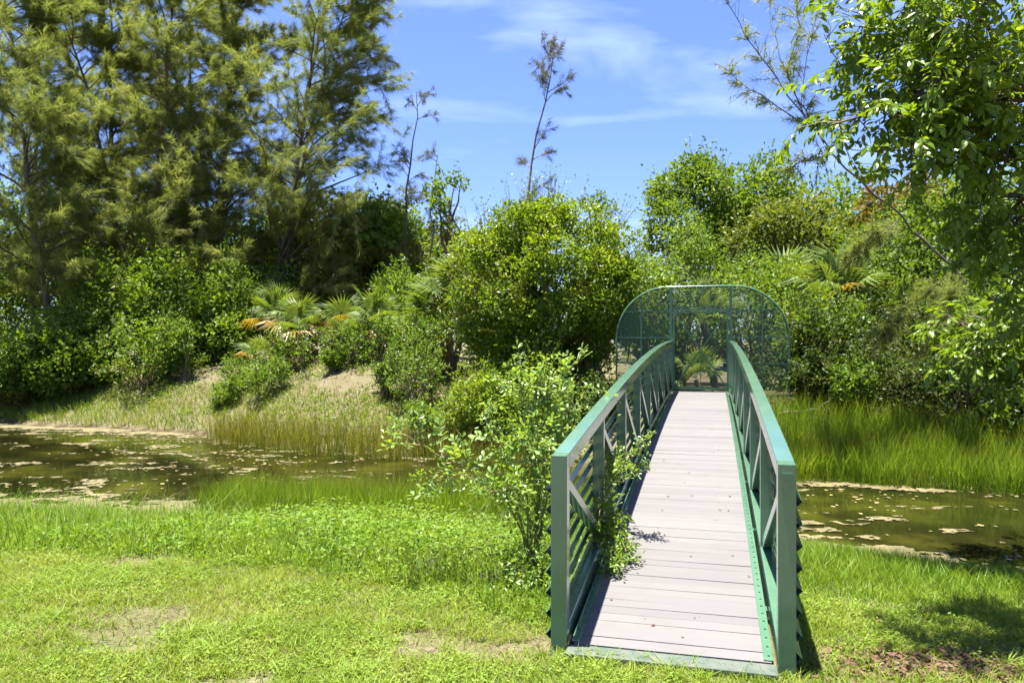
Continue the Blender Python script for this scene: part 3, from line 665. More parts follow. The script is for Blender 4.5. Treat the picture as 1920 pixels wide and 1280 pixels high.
# leaning casuarina on the far bank, sparse crown over the bridge
rng = RNG(130); LC = at(1990, 700, 17.5); LC[2] = ground_z(LC) - 0.05
lc = thing('leaning_casuarina', 'strongly leaning casuarina with grey bare limb and sparse feathery tip', 'tree', LC)
G_ = Geo(); keyp = np.array([(0, 0, -0.2), at(1900, 600, 17.3) - LC, at(1790, 505, 17) - LC, at(1690, 410, 17) - LC, at(1560, 290, 16.8) - LC, at(1510, 220, 16.6) - LC])
tt = np.linspace(0, 5, 26); kp = np.stack([np.interp(tt, np.arange(6), keyp[:, i]) for i in range(3)], -1) + rng.normal(size=(26, 3)) * 0.03
G_.tube(kp, np.linspace(0.045, 0.014, 26), 7); NP = []; ND = []
limbs = [((1510, 220), (1400, 70), (1345, -30)), ((1510, 220), (1460, 110), (1440, -20)), ((1530, 245), (1430, 180), (1340, 120)), ((1545, 270), (1500, 190), (1530, 30)), ((1560, 290), (1510, 300), (1470, 320)), ((1470, 140), (1500, 60), (1490, -40)),
         ((1690, 410), (1640, 440), (1600, 470)), ((1790, 505), (1720, 560), (1660, 630)), ((1790, 505), (1780, 560), (1740, 640)), ((1850, 560), (1830, 620), (1790, 650))]
for li, l in enumerate(limbs):
    P = np.array([at(x, y, 16.7 + rng.normal(0, 0.25)) - LC for x, y in l]); P = np.stack([np.interp(np.linspace(0, 2, 9), np.arange(3), P[:, i]) for i in range(3)], -1) + rng.normal(size=(9, 3)) * 0.03
    G_.tube(P, np.linspace(0.017, 0.004, 9), 5); dense = li >= 6
    for k in range(26 if not dense else 40):
        j = rng.uniform(1.0, 7.9); j0 = int(j); b0 = P[j0] + (P[j0 + 1] - P[j0]) * (j - j0); sd = unit(unit(P[j0 + 1] - P[j0]) * 0.7 + rng.normal(size=3) * 0.6); sl = rng.uniform(0.2, 0.6); e = b0 + sd * sl
        G_.tube(np.array([b0, e]), np.array((0.006, 0.003)), 3)
        if not dense and rng.random() < 0.25: continue
        ns = 9 if not dense else 16; c = b0 + (e - b0) * rng.random(ns)[:, None]; NP.append(np.repeat(c, 5, axis=0)); ND.append(np.tile(sd, (ns * 5, 1)))
NP = np.concatenate(NP); ND = np.concatenate(ND); n = len(NP); D = unit(ND * 0.6 + rng.normal(size=(n, 3)) * 0.5 + np.array((0, 0, -0.25))); Wd = unit(np.cross(D, rng.normal(size=(n, 3))))
V = np.stack([NP - Wd * 0.006, NP + Wd * 0.006, NP + D * rng.uniform(0.12, 0.3, n)[:, None]], 1).reshape(-1, 3)
tag(mobj('crown', V, np.arange(3 * n).reshape(-1, 3), M['needle'], lc), kind='stuff'); G_.obj('trunk', M['bark'], lc, smooth=True)

# ------------------------------------------------------------------ background trees
bgt = [
 ('olive rounded tree at the edge of the grove under the feathery limbs', 640, 38, 8.6, 7.0, 5.5, 'olive', 201),
 ('green bushy tree between the grove and the wispy young casuarinas', 720, 37, 7.6, 5.5, 5.0, 'mid', 202),
 ('olive thicket tree behind the broken trunk', 830, 40, 6.8, 7.0, 4.8, 'olive', 203),
 ('dense domed tree on the skyline behind the gate', 1290, 40, 11.6, 5.0, 7.0, 'mid', 204),
 ('round-topped skyline tree joined to the dense domed tree', 1430, 41, 12.0, 5.4, 8.0, 'mid', 205),
 ('low dark tree filling the dip in the skyline beside the round-topped tree', 1360, 43, 9.6, 6.0, 6.0, 'dark', 206),
 ('pale feathery olive tree beyond the fan palms', 1480, 33, 7.9, 5.0, 5.0, 'olive', 207),
 ('green tree behind the long leaning casuarina limb', 1600, 36, 9.6, 6.4, 6.5, 'mid', 208),
 ('tree with rusty red leaf patches behind the leaning limb', 1715, 32, 8.6, 5.4, 5.5, 'rusty', 209),
 ('dark tree filling the corner behind the glossy-leaved tree', 1880, 24, 7.6, 6.6, 6.6, 'dark', 210),
 ('dark shady tree over the thicket beside the gate', 1760, 23.5, 5.6, 5.6, 3.8, 'dark', 211),
 ('dark backdrop tree deep inside the casuarina grove', 120, 41, 10.5, 10.0, 9.8, 'dark', 212),
 ('dark backdrop tree behind the bare leaning casuarina trunk', -60, 38, 9.5, 9.0, 9.0, 'dark', 215),
 ('leafy tree on the far bank past the leaning casuarina', 2080, 21, 7.0, 7.0, 6.6, 'mid', 216), ('broad dark tree on the far bank well past the leaning casuarina', 2330, 23, 8.0, 8.0, 7.6, 'dark', 217), ('outermost tree of the far bank beyond the reed bed', 2700, 21, 7.5, 8.0, 7.2, 'mid', 218),
 ('shaded backdrop tree behind the straight casuarina', 330, 40, 8.4, 9.0, 7.5, 'dark', 213),
 ('shaded backdrop tree behind the spreading casuarina', 520, 41, 8.4, 8.0, 7.0, 'mid', 214),
]
for lab, px, Z, hh, w_, ch, mm, sd in bgt:
    broad_tree('broadleaf_tree', lab, at(px, 640, Z), hh, w_, ch, M[mm], sd, nl=44, leaves=9500, size=0.24 if Z > 30 else 0.17, group='broadleaf trees behind the banks')
# far wood that closes the view between the trees
rng = RNG(220); P = []
for a in range(560):
    x = rng.uniform(-60, 60); y = 52 + rng.uniform(0, 14) + abs(x) * 0.05; P.append((x, y, rng.uniform(1.5, 7.5 + (2.5 if x < -14 else 0))))
P = np.array(P); A = leaf_cloud(rng, P, rng.uniform(1.2, 2.2, len(P)), np.full(len(P), 130), 0.42, 0.4)
o = link('distant_wood', foliage_mesh('distant_wood', *A, M['mid'])); tag(o, 'distant green wood closing the view beyond the far bank', 'wood', kind='stuff')

# ------------------------------------------------------------------ understory and bank shrubs
us = [
 ('dark leafy understory shrub at the foot of the bare leaning trunk', 60, 29, 4.2, 3.4, 'mid'), ('dark tall understory shrub below the forked casuarina', 190, 31, 5.0, 4.6, 'mid'),
 ('green understory shrub catching light below the forked casuarina', 330, 31, 4.6, 4.4, 'bright'), ('dark rounded shrub between the straight and spreading casuarinas', 430, 32, 4.6, 4.4, 'mid'),
 ('green shrub below the spreading casuarina behind the yellowing palms', 540, 34.5, 4.8, 4.6, 'bright'), ('olive shrub above the palms behind the dry bank', 640, 35, 4.6, 4.4, 'olive'),
 ('dark low shrub overhanging the pond edge in the shade of the grove', 20, 27.2, 3.4, 2.2, 'mid'), ('dark low shrub in deep shade beside the bright yellow-green bush', 130, 28.3, 3.2, 2.4, 'mid'),
 ('shaded shrub behind the bright yellow-green bush', 400, 30.2, 3.2, 2.6, 'bright'), ('mid green shrub behind the fan palms, close to the broken tree', 770, 31, 3.6, 3.8, 'bright'),
]
us = [(l_, x_, max(z_ + 0.3, 29.0), w_, h_, m_) for l_, x_, z_, w_, h_, m_ in us]
for k, (lab, px, Z, w_, h_, mm) in enumerate(us):
    shrub('understory_shrub', lab, at(px, 640, Z), w_, h_, M[mm], 300 + k, nl=26, leaves=6500, size=0.17, group='understory shrubs on the grove side', low=0.05)
shrub('bush', 'bright yellow-green bush standing alone before the dark grove', at(268, 640, 28.6), 3.1, 2.9, M['bright'], 320, nl=24, leaves=3600, size=0.13, low=0.05)
shrub('bush', 'loose pale sapling bush beside the bright yellow-green bush', at(350, 640, 28.6), 1.7, 2.0, M['bright'], 321, nl=12, leaves=1300, size=0.12, low=0.1)
for k, (lab, px, Z, w_, h_) in enumerate([('small bright green shrub on the dry open bank', 492, 25.3, 1.5, 1.3), ('small upright shrub on the bank next to the yellow-green bush', 424, 26, 1.0, 1.3),
      ('slender tall weed bush on the bank before the fan palms', 722, 23.2, 1.0, 2.5), ('leafy bank shrub between the fan palms and the big round bush', 775, 22.2, 1.6, 2.3), ('low sprawling shrub at the foot of the big round bush', 830, 20.2, 1.7, 1.3),
      ('tiny shrub dotting the dry bank', 625, 25.8, 0.8, 0.7), ('low green scrub crowding the foot of the yellowing palms', 560, 27.0, 2.6, 1.3), ('low scrub filling the gap below the upright fan palms', 665, 26.4, 2.0, 1.5), ('low yellow-green scrub at the end of the palm clump', 470, 27.2, 1.7, 1.0), ('leafy scrub below the wide pale fans', 800, 24.0, 2.0, 2.2)]):
    shrub('bank_shrub', lab, at(px, 640, Z), w_, h_, M['bright'], 330 + k, nl=16, leaves=1300, size=0.10, group='small shrubs on the dry bank', low=0.0, nshoot=90)
# the big round bush
shrub('round_bush', 'big dense round bush with glossy yellow-green leaves beside the footbridge', at(1025, 640, 21.6), 6.3, 6.6, M['bush'], 350, nl=120, leaves=80000, size=0.105, lump=(0.06, 0.125), low=0.02, nshoot=380, bias=0.72, depth=3.4, sink=0.25)
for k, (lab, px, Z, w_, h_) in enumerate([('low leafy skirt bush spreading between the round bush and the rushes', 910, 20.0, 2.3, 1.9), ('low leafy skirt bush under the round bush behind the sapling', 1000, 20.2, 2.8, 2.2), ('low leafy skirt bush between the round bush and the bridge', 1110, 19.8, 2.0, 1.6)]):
    shrub('skirt_bush', lab, at(px, 640, Z), w_, h_, M['bush' if k < 2 else 'deep'], 355 + k, nl=26, leaves=9000, size=0.10, group='low bushes below the round bush', low=0.0, sink=0.15)  # last one takes the shade-darkened leaf colour for the gloom under the bush
# shrubs round the gate
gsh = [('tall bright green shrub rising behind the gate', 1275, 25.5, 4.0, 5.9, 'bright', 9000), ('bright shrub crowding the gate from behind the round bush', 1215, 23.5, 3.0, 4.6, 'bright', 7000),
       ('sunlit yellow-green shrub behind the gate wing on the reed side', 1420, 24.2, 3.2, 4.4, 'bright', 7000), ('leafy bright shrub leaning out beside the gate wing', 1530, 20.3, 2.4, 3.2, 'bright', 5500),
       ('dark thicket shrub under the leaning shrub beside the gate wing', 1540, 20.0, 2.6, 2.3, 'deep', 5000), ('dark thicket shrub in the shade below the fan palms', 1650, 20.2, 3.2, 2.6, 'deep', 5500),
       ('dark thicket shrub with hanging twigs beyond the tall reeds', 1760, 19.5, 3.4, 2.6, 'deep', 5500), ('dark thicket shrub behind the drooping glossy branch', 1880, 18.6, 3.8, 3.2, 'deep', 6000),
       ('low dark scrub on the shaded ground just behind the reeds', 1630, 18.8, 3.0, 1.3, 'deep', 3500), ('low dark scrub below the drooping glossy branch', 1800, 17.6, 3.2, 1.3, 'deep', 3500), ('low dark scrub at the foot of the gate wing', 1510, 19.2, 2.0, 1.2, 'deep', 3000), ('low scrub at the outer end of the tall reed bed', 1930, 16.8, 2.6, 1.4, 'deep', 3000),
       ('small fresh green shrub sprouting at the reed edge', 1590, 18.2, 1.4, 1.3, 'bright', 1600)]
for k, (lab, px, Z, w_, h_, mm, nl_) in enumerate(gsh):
    shrub('bank_shrub', lab, at(px, 640, Z), w_, h_, M[mm], 370 + k, nl=28, leaves=nl_, size=0.12, group='shrubs round the gate', low=0.0)  # thicket shrubs carry their shade in a darkened leaf colour

# ------------------------------------------------------------------ fan palms
fps = [('fan palm with yellowing fronds and dead skirt on the dry bank', 560, 28.2, 1.5, 1.55, 9, 4, 4), ('small fan palm with drooping golden fronds at the end of the clump', 492, 27.8, 0.7, 1.2, 6, 4, 2),
       ('fan palm with bluish green fans behind the yellowing one', 520, 29.6, 2.2, 1.5, 12, 1, 1), ('golden-fronded fan palm with brown hanging thatch', 620, 28.2, 1.5, 1.5, 7, 4, 4),
       ('fan palm with upright bright fans next to the slender weed bush', 712, 27, 1.9, 1.5, 13, 0, 2), ('low fan palm spreading over the bank below the upright fans', 765, 27, 1.0, 1.35, 12, 2, 2),
       ('tall fan palm touching the big round bush', 850, 24.5, 3.2, 1.5, 15, 0, 2), ('fan palm with wide pale fans just below the tall palm', 815, 25.5, 1.8, 1.45, 14, 1, 2),
       ('fan palm with leaning trunk seen through the gate', 1345, 23, 2.7, 1.15, 12, 0, 3), ('low palmetto on the path just beyond the gate', 1318, 21.6, 0.5, 0.8, 10, 0, 0),
       ('dark green fan palm above the thicket', 1590, 22.5, 3.5, 1.5, 15, 1, 1), ('fan palm with one orange dying frond above the thicket', 1680, 22, 2.6, 1.35, 10, 3, 2), ('high fan palm behind the gate wing', 1475, 25.5, 3.9, 1.5, 14, 0, 1), ('fan palm behind the dying orange frond', 1720, 25, 4.0, 1.6, 14, 1, 0)]
for k, (lab, px, Z, th, sc, n_, y_, d_) in enumerate(fps):
    fan_palm(lab, at(px, 640, Z), th * 0.75, sc * (0.7 if px < 740 else 0.9), 400 + k, n_, y_, d_, lean=(RNG(k).normal(0, 0.25), 0))

# ------------------------------------------------------------------ glossy-leaved tree on the near bank (right of the bridge)
rng = RNG(500); TB = np.array((8.3, 8.4, 0.0)); TB[2] = ground_z(TB) - 0.05
ht = thing('glossy_tree', 'large glossy-leaved tree on the near bank arching over the pond', 'tree', TB)
def twig_mesh(seed, n=9):
    r = RNG(seed); G_ = Geo(); L = 0.34; P = np.array([(0, 0, 0), (0, L * 0.5, 0.02), (0, L, -0.05)]); G_.tube(P, np.array((0.005, 0.004, 0.002)), 3)
    k = np.arange(n); t = 0.2 + 0.8 * k / (n - 1); side = np.where(k % 2, 1, -1) * np.where(k == n - 1, 0, 1)
    pos = np.stack([0 * t, t * L, -0.05 * t ** 2], -1); D = unit(np.stack([side * 0.9, 0.65 + 0 * t, -0.35 - 0.35 * r.random(n)], -1) + r.normal(size=(n, 3)) * 0.25); Nn = unit(np.array((0, 0.1, 1.0)) + r.normal(size=(n, 3)) * 0.35)
    V, F = scatter(LEAF6, LEAF6F, pos, frames(D, Nn), 0.125 * r.uniform(0.75, 1.15, n)); G_.add(V, F); return G_.mesh('twig', M['tree_leaf'])
TW = [twig_mesh(510 + k) for k in range(5)]
tg = [(1610, 50, 8.6), (1700, 40, 8.2), (1820, 60, 8.0), (1640, 140, 8.4), (1600, 215, 8.2), (1555, 235, 8.0), (1570, 120, 8.8), (1720, 170, 7.8), (1690, 260, 8.0), (1640, 285, 8.3), (1770, 285, 8.2), (1730, 345, 8.4), (1850, 190, 7.9), (1880, 320, 8.3), (1810, 380, 8.7),
      (1900, 120, 9.2), (1900, 430, 8.8), (1750, 100, 9.2), (1850, 10, 7.4), (1690, -60, 8.0), (1800, -80, 8.6), (1600, -60, 8.8), (1930, 250, 8.6), (1840, 440, 9.0), (1780, 220, 9.4), (1660, 80, 9.5),
      (1500, -330, 5.4), (1620, -340, 5.3), (1740, -335, 5.4), (1860, -330, 5.5), (1980, -320, 5.6), (2080, -300, 5.8), (2000, 20, 8.0), (2080, 150, 8.4), (2020, 330, 8.8), (1800, -350, 5.0), (1900, -280, 7.4), (2150, -100, 7.5),
      (1790, 610, 10.6), (1835, 650, 10.6), (1785, 690, 10.5), (1815, 745, 10.6), (1880, 690, 10.3), (1900, 790, 10.5), (1900, 580, 11.2), (1950, 640, 10.5), (1960, 760, 10.7), (1890, 520, 9.2), (1850, 560, 9.4), (1930, 480, 9.0)]
G_ = Geo(); head = np.array((7.4, 8.4, 3.4)) - TB; low_head = np.array((8.0, 9.6, 2.9)) - TB
G_.tube(wander(rng, (0, 0, -0.2), head, 8, 0.06), np.linspace(0.24, 0.17, 8), 9); tw = []
G_.tube(wander(rng, (0, 0, 1.2), low_head, 5, 0.05), np.linspace(0.10, 0.06, 5), 7)
hubs = [np.array(h) - TB for h in ((5.6, 8.2, 5.6), (6.2, 7.6, 6.8), (6.0, 8.8, 4.6), (4.4, 6.4, 6.7))]
for hb in hubs: G_.tube(wander(rng, head, hb, 7, 0.08), np.linspace(0.13, 0.06, 7), 7)
for (x, y, z) in tg:
    p = at(x, y, z) - TB
    st = low_head if y > 500 else min(hubs, key=lambda h: np.linalg.norm(h - p))
    P = wander(rng, st, p, 8, 0.12, 0.06); G_.tube(P, np.linspace(0.035, 0.009, 8), 5)
    for k in range(20):
        j = rng.uniform(3.6, 7.0); j0 = min(int(j), 6); b0 = P[j0] + (P[j0 + 1] - P[j0]) * (j - j0); d = unit(unit(p - st) * 0.3 + rng.normal(size=3) * np.array((1, 1, 0.7)) + np.array((0, 0, 0.15))); L = rng.uniform(0.2, 0.62)
        e = b0 + d * L; G_.tube(wander(rng, b0, e, 3, 0.1), np.linspace(0.008, 0.004, 3), 3)
        for q in range(2):
            tw.append((b0 + (e - b0) * rng.uniform(0.55, 1.0), unit(d * 0.7 + rng.normal(size=3) * 0.5 + np.array((0, 0, -0.1)))))
G_.obj('trunk', M['bark'], ht, smooth=True)
def vis(p):
    p = p + TB; x = 960 + p[0] / p[1] * FPX; y = 640 - (p[2] - CAM_Z) / p[1] * FPX; return p[1] + (0 if (-40 < x < 1950 and -40 < y < 1300) else 100)
tw.sort(key=lambda a: vis(a[0]))
rest = []
for k, (p, d) in enumerate(tw):
    nrm = unit(np.array((0, 0, 1.0)) + rng.normal(size=3) * 0.35); sc = rng.uniform(0.8, 1.15)
    if k < 290: o = link('leafy_twig', TW[k % 5], ht); orient(o, p, d, nrm, sc)
    else: rest.append((p, d, nrm, sc, k % 5))
Gr = Geo()
for v in range(5):
    me = TW[v]; co = np.zeros(len(me.vertices) * 3); me.vertices.foreach_get('co', co); co = co.reshape(-1, 3); fi = np.zeros(len(me.polygons) * 3, int); me.polygons.foreach_get('vertices', fi) if hasattr(me.polygons, 'foreach_get') else None
    fi = fi.reshape(-1, 3); rr = [r for r in rest if r[4] == v]
    V, F = scatter(co, fi, np.array([r[0] for r in rr]), frames(np.array([r[1] for r in rr]), np.array([r[2] for r in rr])), np.array([r[3] for r in rr])); Gr.add(V, F)
tag(Gr.obj('crown', M['tree_leaf'], ht), kind='stuff')

# ------------------------------------------------------------------ sapling growing through the railing
def compound_leaf(name, seed, m, pairs=3, L=0.13, ll=0.055):
    r = RNG(seed); G_ = Geo(); G_.tube(np.array([(0, 0, 0), (0, L * 0.5, 0.012), (0, L, -0.01)]), np.array((0.0025, 0.002, 0.001)), 3); pos = []; D = []
    for k in range(pairs):
        t = 0.35 + 0.5 * k / max(pairs - 1, 1)
        for s_ in (-1, 1): pos.append((0, t * L, 0.008)); D.append((s_ * 0.85, 0.55, 0.1))
    pos.append((0, L, -0.01)); D.append((0, 1, -0.1)); n = len(pos); D = unit(np.array(D) + r.normal(size=(n, 3)) * 0.18); Nn = unit(np.array((0, 0, 1.0)) + r.normal(size=(n, 3)) * 0.3)
    V, F = scatter(OBOV, LEAF6F, np.array(pos, float), frames(D, Nn), ll * r.uniform(0.8, 1.15, n)); G_.add(V, F); return G_.mesh(name, m)
CL = [compound_leaf('leaf', 600 + k, M['sapling'], 2 + k % 2) for k in range(4)]
VL = [compound_leaf('leaf', 620 + k, M['vine'], 2, 0.09, 0.045) for k in range(3)]
def leafy_plant(name, label, cat, root, stems, leaf_list, nleaf, seed, sub=5, subL=(0.12, 0.3), lscale=(0.8, 1.2), start=0.35, stemr=0.011, depth=0.12, filler=0, fsize=0.05, fm=None):
    rng = RNG(seed); root = np.array(root, float); t = thing(name, label, cat, root); G_ = Geo(); sites = []
    for st in stems:
        P = np.array([at(*q) for q in st]) - root; P = np.concatenate([[np.zeros(3)], P]) if np.linalg.norm(P[0]) > 0.05 else P
        tt = np.linspace(0, len(P) - 1, 12); Q = np.stack([np.interp(tt, np.arange(len(P)), P[:, i]) for i in range(3)], -1); Q[1:-1] += rng.normal(size=(10, 3)) * 0.012
        G_.tube(Q, np.linspace(stemr, 0.003, 12), 5)
        for k in range(sub):
            j = rng.uniform(12 * start, 10.9); j0 = int(j); b0 = Q[j0] + (Q[j0 + 1] - Q[j0]) * (j - j0); d = unit(unit(Q[j0 + 1] - Q[j0]) * 0.6 + rng.normal(size=3) * 0.6 + np.array((0, 0, 0.25))); L = rng.uniform(*subL)
            e = b0 + d * L; G_.tube(np.array([b0, (b0 + e) / 2 + np.array((0, 0, 0.01)), e]), np.array((0.005, 0.004, 0.002)), 4)
            for q in range(5): f = rng.uniform(0.25, 1.0); sites.append((b0 + (e - b0) * f, d))
            sites.append((e, d))
        for k in range(6): j = rng.uniform(12 * start, 11); j0 = min(int(j), 10); sites.append((Q[j0], unit(Q[j0 + 1] - Q[j0])))
        sites.append((Q[-1], unit(Q[-1] - Q[-2])))
    G_.obj('stems', M['stem'], t, smooth=True); idx = rng.permutation(len(sites)); keep = idx[:min(nleaf, 295)]; extra = idx[min(nleaf, 295):]
    for i in keep:
        p, d = sites[i]; d2 = unit(d * 0.6 + rng.normal(size=3) * 0.55 + np.array((0, 0, 0.1))); o = link('leaf', leaf_list[int(rng.integers(len(leaf_list)))], t); orient(o, p, d2, unit(np.array((0, 0, 1.0)) + rng.normal(size=3) * 0.35), rng.uniform(*lscale))
    if len(extra) or filler:
        P = [sites[i][0] for i in extra]; P = np.repeat(np.array(P), 6, axis=0) + rng.normal(size=(len(P) * 6, 3)) * 0.045 if len(P) else np.zeros((0, 3))
        if filler: P = np.concatenate([P, filler_pts(rng, filler, root)])
        n = len(P); D = unit(rng.normal(size=(n, 3)) + np.array((0, 0, 0.1))); Nn = unit(rng.normal(size=(n, 3)) * 0.6 + np.array((0, 0, 0.8)))
        tag(link('foliage', foliage_mesh('foliage', P, D, Nn, fsize * rng.uniform(0.7, 1.2, n), fm or M['sapling'], OBOV, LEAF6F), t), kind='stuff')
    return t
def filler_pts(rng, spec_, root):
    A = []
    for (x, y, z, r, n) in spec_: A.append(at(x, y, z) - root + rng.normal(size=(n, 3)) * r * np.array((1, 1, 1.0)))
    return np.concatenate(A)
rt = at(1000, 1060, 6.9); rt[2] = ground_z(rt)
leafy_plant('sapling', 'pale green leafy sapling pressed against the outer side of the railing', 'sapling', rt,
  [((975, 960, 6.8), (880, 880, 6.7), (755, 812, 6.6)), ((960, 930, 6.9), (860, 890, 6.9), (800, 905, 6.8)), ((985, 940, 7.0), (940, 850, 7.0), (905, 770, 7.0)), ((1010, 930, 7.0), (985, 820, 7.1), (940, 840, 7.0)), ((1010, 930, 7.2), (1000, 800, 7.3), (975, 720, 7.3)),
   ((1020, 900, 7.4), (1040, 780, 7.6), (1060, 700, 7.6)), ((1020, 900, 7.4), (1060, 790, 7.8), (1100, 725, 7.9)), ((1015, 880, 7.3), (1020, 790, 7.5), (1010, 715, 7.5)), ((1025, 930, 7.2), (1050, 850, 7.4), (1080, 790, 7.6)), ((990, 960, 6.8), (950, 910, 6.7), (920, 930, 6.6)),
   ((1005, 960, 7.0), (1010, 880, 7.0), (1000, 830, 7.0)), ((1015, 880, 7.3), (990, 770, 7.4), (1030, 740, 7.4))],
  CL, 295, 630, sub=7, lscale=(0.95, 1.45), filler=[(985, 900, 7.0, 0.12, 160), (1010, 970, 6.9, 0.13, 260), (1000, 1060, 6.7, 0.16, 420), (985, 1120, 6.4, 0.16, 420), (1060, 780, 7.7, 0.16, 220), (1020, 840, 7.3, 0.13, 160)])
vr = bw(-HW + 0.01, 1.62, 0.2)
leafy_plant('creeper', 'creeper spilling from the railing brace onto the plank deck', 'creeper', vr,
  [((1130, 1000, 6.85), (1150, 1030, 6.7), (1160, 1070, 6.55)), ((1135, 990, 6.9), (1155, 985, 6.85), (1165, 1010, 6.8)), ((1135, 1010, 6.7), (1160, 1045, 6.6), (1180, 1030, 6.65)), ((1125, 960, 6.9), (1135, 930, 7.0), (1140, 900, 7.1)), ((1120, 1020, 6.6), (1135, 1050, 6.4), (1150, 1062, 6.4)), ((1130, 980, 6.9), (1150, 960, 6.95), (1160, 975, 6.9))],
  VL, 110, 640, sub=5, subL=(0.05, 0.14), start=0.1, stemr=0.006, filler=[(1140, 1000, 6.85, 0.06, 120)], fsize=0.045, fm=M['vine'])
vr2 = bw(-HW - 0.1, 2.6, 0.3)
leafy_plant('leafy_branch', 'leafy side branch poking through the railing above the deck', 'sapling', vr2,
  [((1120, 880, 7.6), (1165, 870, 7.4), (1215, 838, 7.3)), ((1125, 900, 7.6), (1160, 890, 7.4), (1195, 865, 7.3)), ((1120, 870, 7.7), (1140, 850, 7.5), (1160, 845, 7.4)), ((1120, 900, 7.5), (1140, 910, 7.3), (1165, 905, 7.2)), ((1115, 850, 7.7), (1125, 800, 7.7), (1120, 770, 7.8))],
  CL, 95, 650, sub=4, subL=(0.08, 0.2), start=0.3, stemr=0.007, lscale=(0.6, 0.95))

# ------------------------------------------------------------------ grass, weeds, reeds, floating mats
def clear_of_bridge(p, m=0.0):
    d = p[:, :2] - B0[:2]; s_ = d @ BD; t_ = d @ BT; return ~((np.abs(t_) < HW + 0.05 + m) & (s_ > -0.07 - m) & (s_ < BL + 0.3))
def field(rng, n, x0, x1, y0, y1, keep=None):
    p = np.stack([rng.uniform(x0, x1, n), rng.uniform(y0, y1, n)], -1)
    if keep is not None: p = p[keep(p[:, 0], p[:, 1])]
    p = p[clear_of_bridge(p)]; return np.concatenate([p, height(p[:, 0], p[:, 1])[:, None]], 1)
inview = lambda x, y, m=0.5: np.abs(x) < 0.68 * y + m
bare = lambda x, y: fbm(x * 1.1 + 7, y * 1.5, 71, 4)
litter_zone = lambda x, y: np.minimum(1, 1.05 * np.exp(-(((x - 2.7) / 0.95) ** 2 + ((y - 4.95 - 0.05 * (x - 2)) / 0.28) ** 2)))
rng = RNG(700)
# lawn
p = field(rng, 340000, -7, 6.5, 3.6, 9.0, lambda x, y: inview(x, y) & (y < lawn_edge(x) + 0.9) & (rng.random(len(x)) < np.clip((0.735 - bare(x, y)) * 12, 0.12, 1) * (1 - 0.85 * litter_zone(x, y)) * np.clip(1.25 - 0.09 * y, 0.5, 1)))
hh = 0.035 + 0.05 * fbm(p[:, 0] * 2, p[:, 1] * 2, 72) + rng.gamma(2, 0.008, len(p))
V, F, T = blades(p, hh, rng.uniform(0.0045, 0.009, len(p)), rng.uniform(0.2, 1.4, len(p)), rng); o = mobj('lawn_grass', V, F, M['lawn'], tint=T); tag(o, 'short sunlit mown grass of the near lawn', 'grass', kind='stuff')
p = field(rng, 120000, -7, 6.5, 3.6, 9.0, lambda x, y: inview(x, y) & (y < lawn_edge(x) + 0.7) & (fbm(x * 2.2, y * 2.2, 75) > 0.50) & (bare(x, y) < 0.70) & (rng.random(len(x)) > litter_zone(x, y)))
n = len(p); p[:, 2] += rng.uniform(0.01, 0.06, n); az = rng.uniform(0, 6.28, n); D = unit(np.stack([np.cos(az), np.sin(az), rng.uniform(-0.1, 0.6, n)], -1)); Nn = unit(rng.normal(size=(n, 3)) * 0.35 + np.array((0, 0, 1)))
o = link('lawn_clover', foliage_mesh('lawn_clover', p, D, Nn, rng.uniform(0.014, 0.036, n), M['lawn_leaf'])); tag(o, 'small broad-leaved herbs growing among the lawn grass', 'herbs', kind='stuff')
tc_ = field(rng, 3400, -7, 6.5, 3.6, 8.6, lambda x, y: inview(x, y) & (y < lawn_edge(x) + 0.5) & (fbm(x * 1.3, y * 1.3, 76) > 0.5) & (rng.random(len(x)) > litter_zone(x, y)))
p = np.repeat(tc_, 16, axis=0) + rng.normal(size=(len(tc_) * 16, 3)) * np.array((0.022, 0.022, 0)); V, F, T = blades(p, rng.uniform(0.05, 0.13, len(p)), rng.uniform(0.007, 0.013, len(p)), rng.uniform(0.4, 1.7, len(p)), rng, 0.7)
o = mobj('coarse_grass', V, F, M['lawn_leaf'], tint=T); tag(o, 'coarse broad-bladed grass tufts dotted over the lawn', 'grass', kind='stuff')
# weedy slope, left of bridge
wk = lambda x, y: inview(x, y) & (y > lawn_edge(x) - 0.1 + 0.4 * (fbm(x * 1.5, y * 0, 77) - 0.5)) & (y < shoreN(x) + 0.05) & (x < 1.2 + 0.25 * (y - 5))
p = field(rng, 85000, -10, 4, 5, 13.2, wk); p = p[(fbm(p[:, 0] * 2.6, p[:, 1] * 2.6, 79) + 0.25 * rng.random(len(p))) > 0.50]; n = len(p)
hm = 0.05 + 0.46 * sstep(0.36, 0.70, 0.55 * fbm(p[:, 0] * 0.9, p[:, 1] * 1.1, 78) + 0.45 * fbm(p[:, 0] * 3.1, p[:, 1] * 3.1, 79)) * sstep(-6.5, -1.5, p[:, 0]) * (1 - 0.5 * sstep(9.0, 12, p[:, 1]))
hm = hm * sstep(-0.2, 0.9, p[:, 1] - lawn_edge(p[:, 0])) + 0.04
z = rng.random(n) ** 0.6; P = p.copy(); P[:, 2] += hm * z; az = rng.uniform(0, 6.28, n); D = unit(np.stack([np.cos(az), np.sin(az), rng.uniform(-0.3, 0.7, n)], -1)); Nn = unit(rng.normal(size=(n, 3)) * 0.5 + np.array((0, 0, 1)))
o = link('bank_weeds', foliage_mesh('bank_weeds', P, D, Nn, rng.uniform(0.028, 0.072, n), M['weed'])); tag(o, 'lush leafy weeds covering the slope below the lawn', 'weeds', kind='stuff')
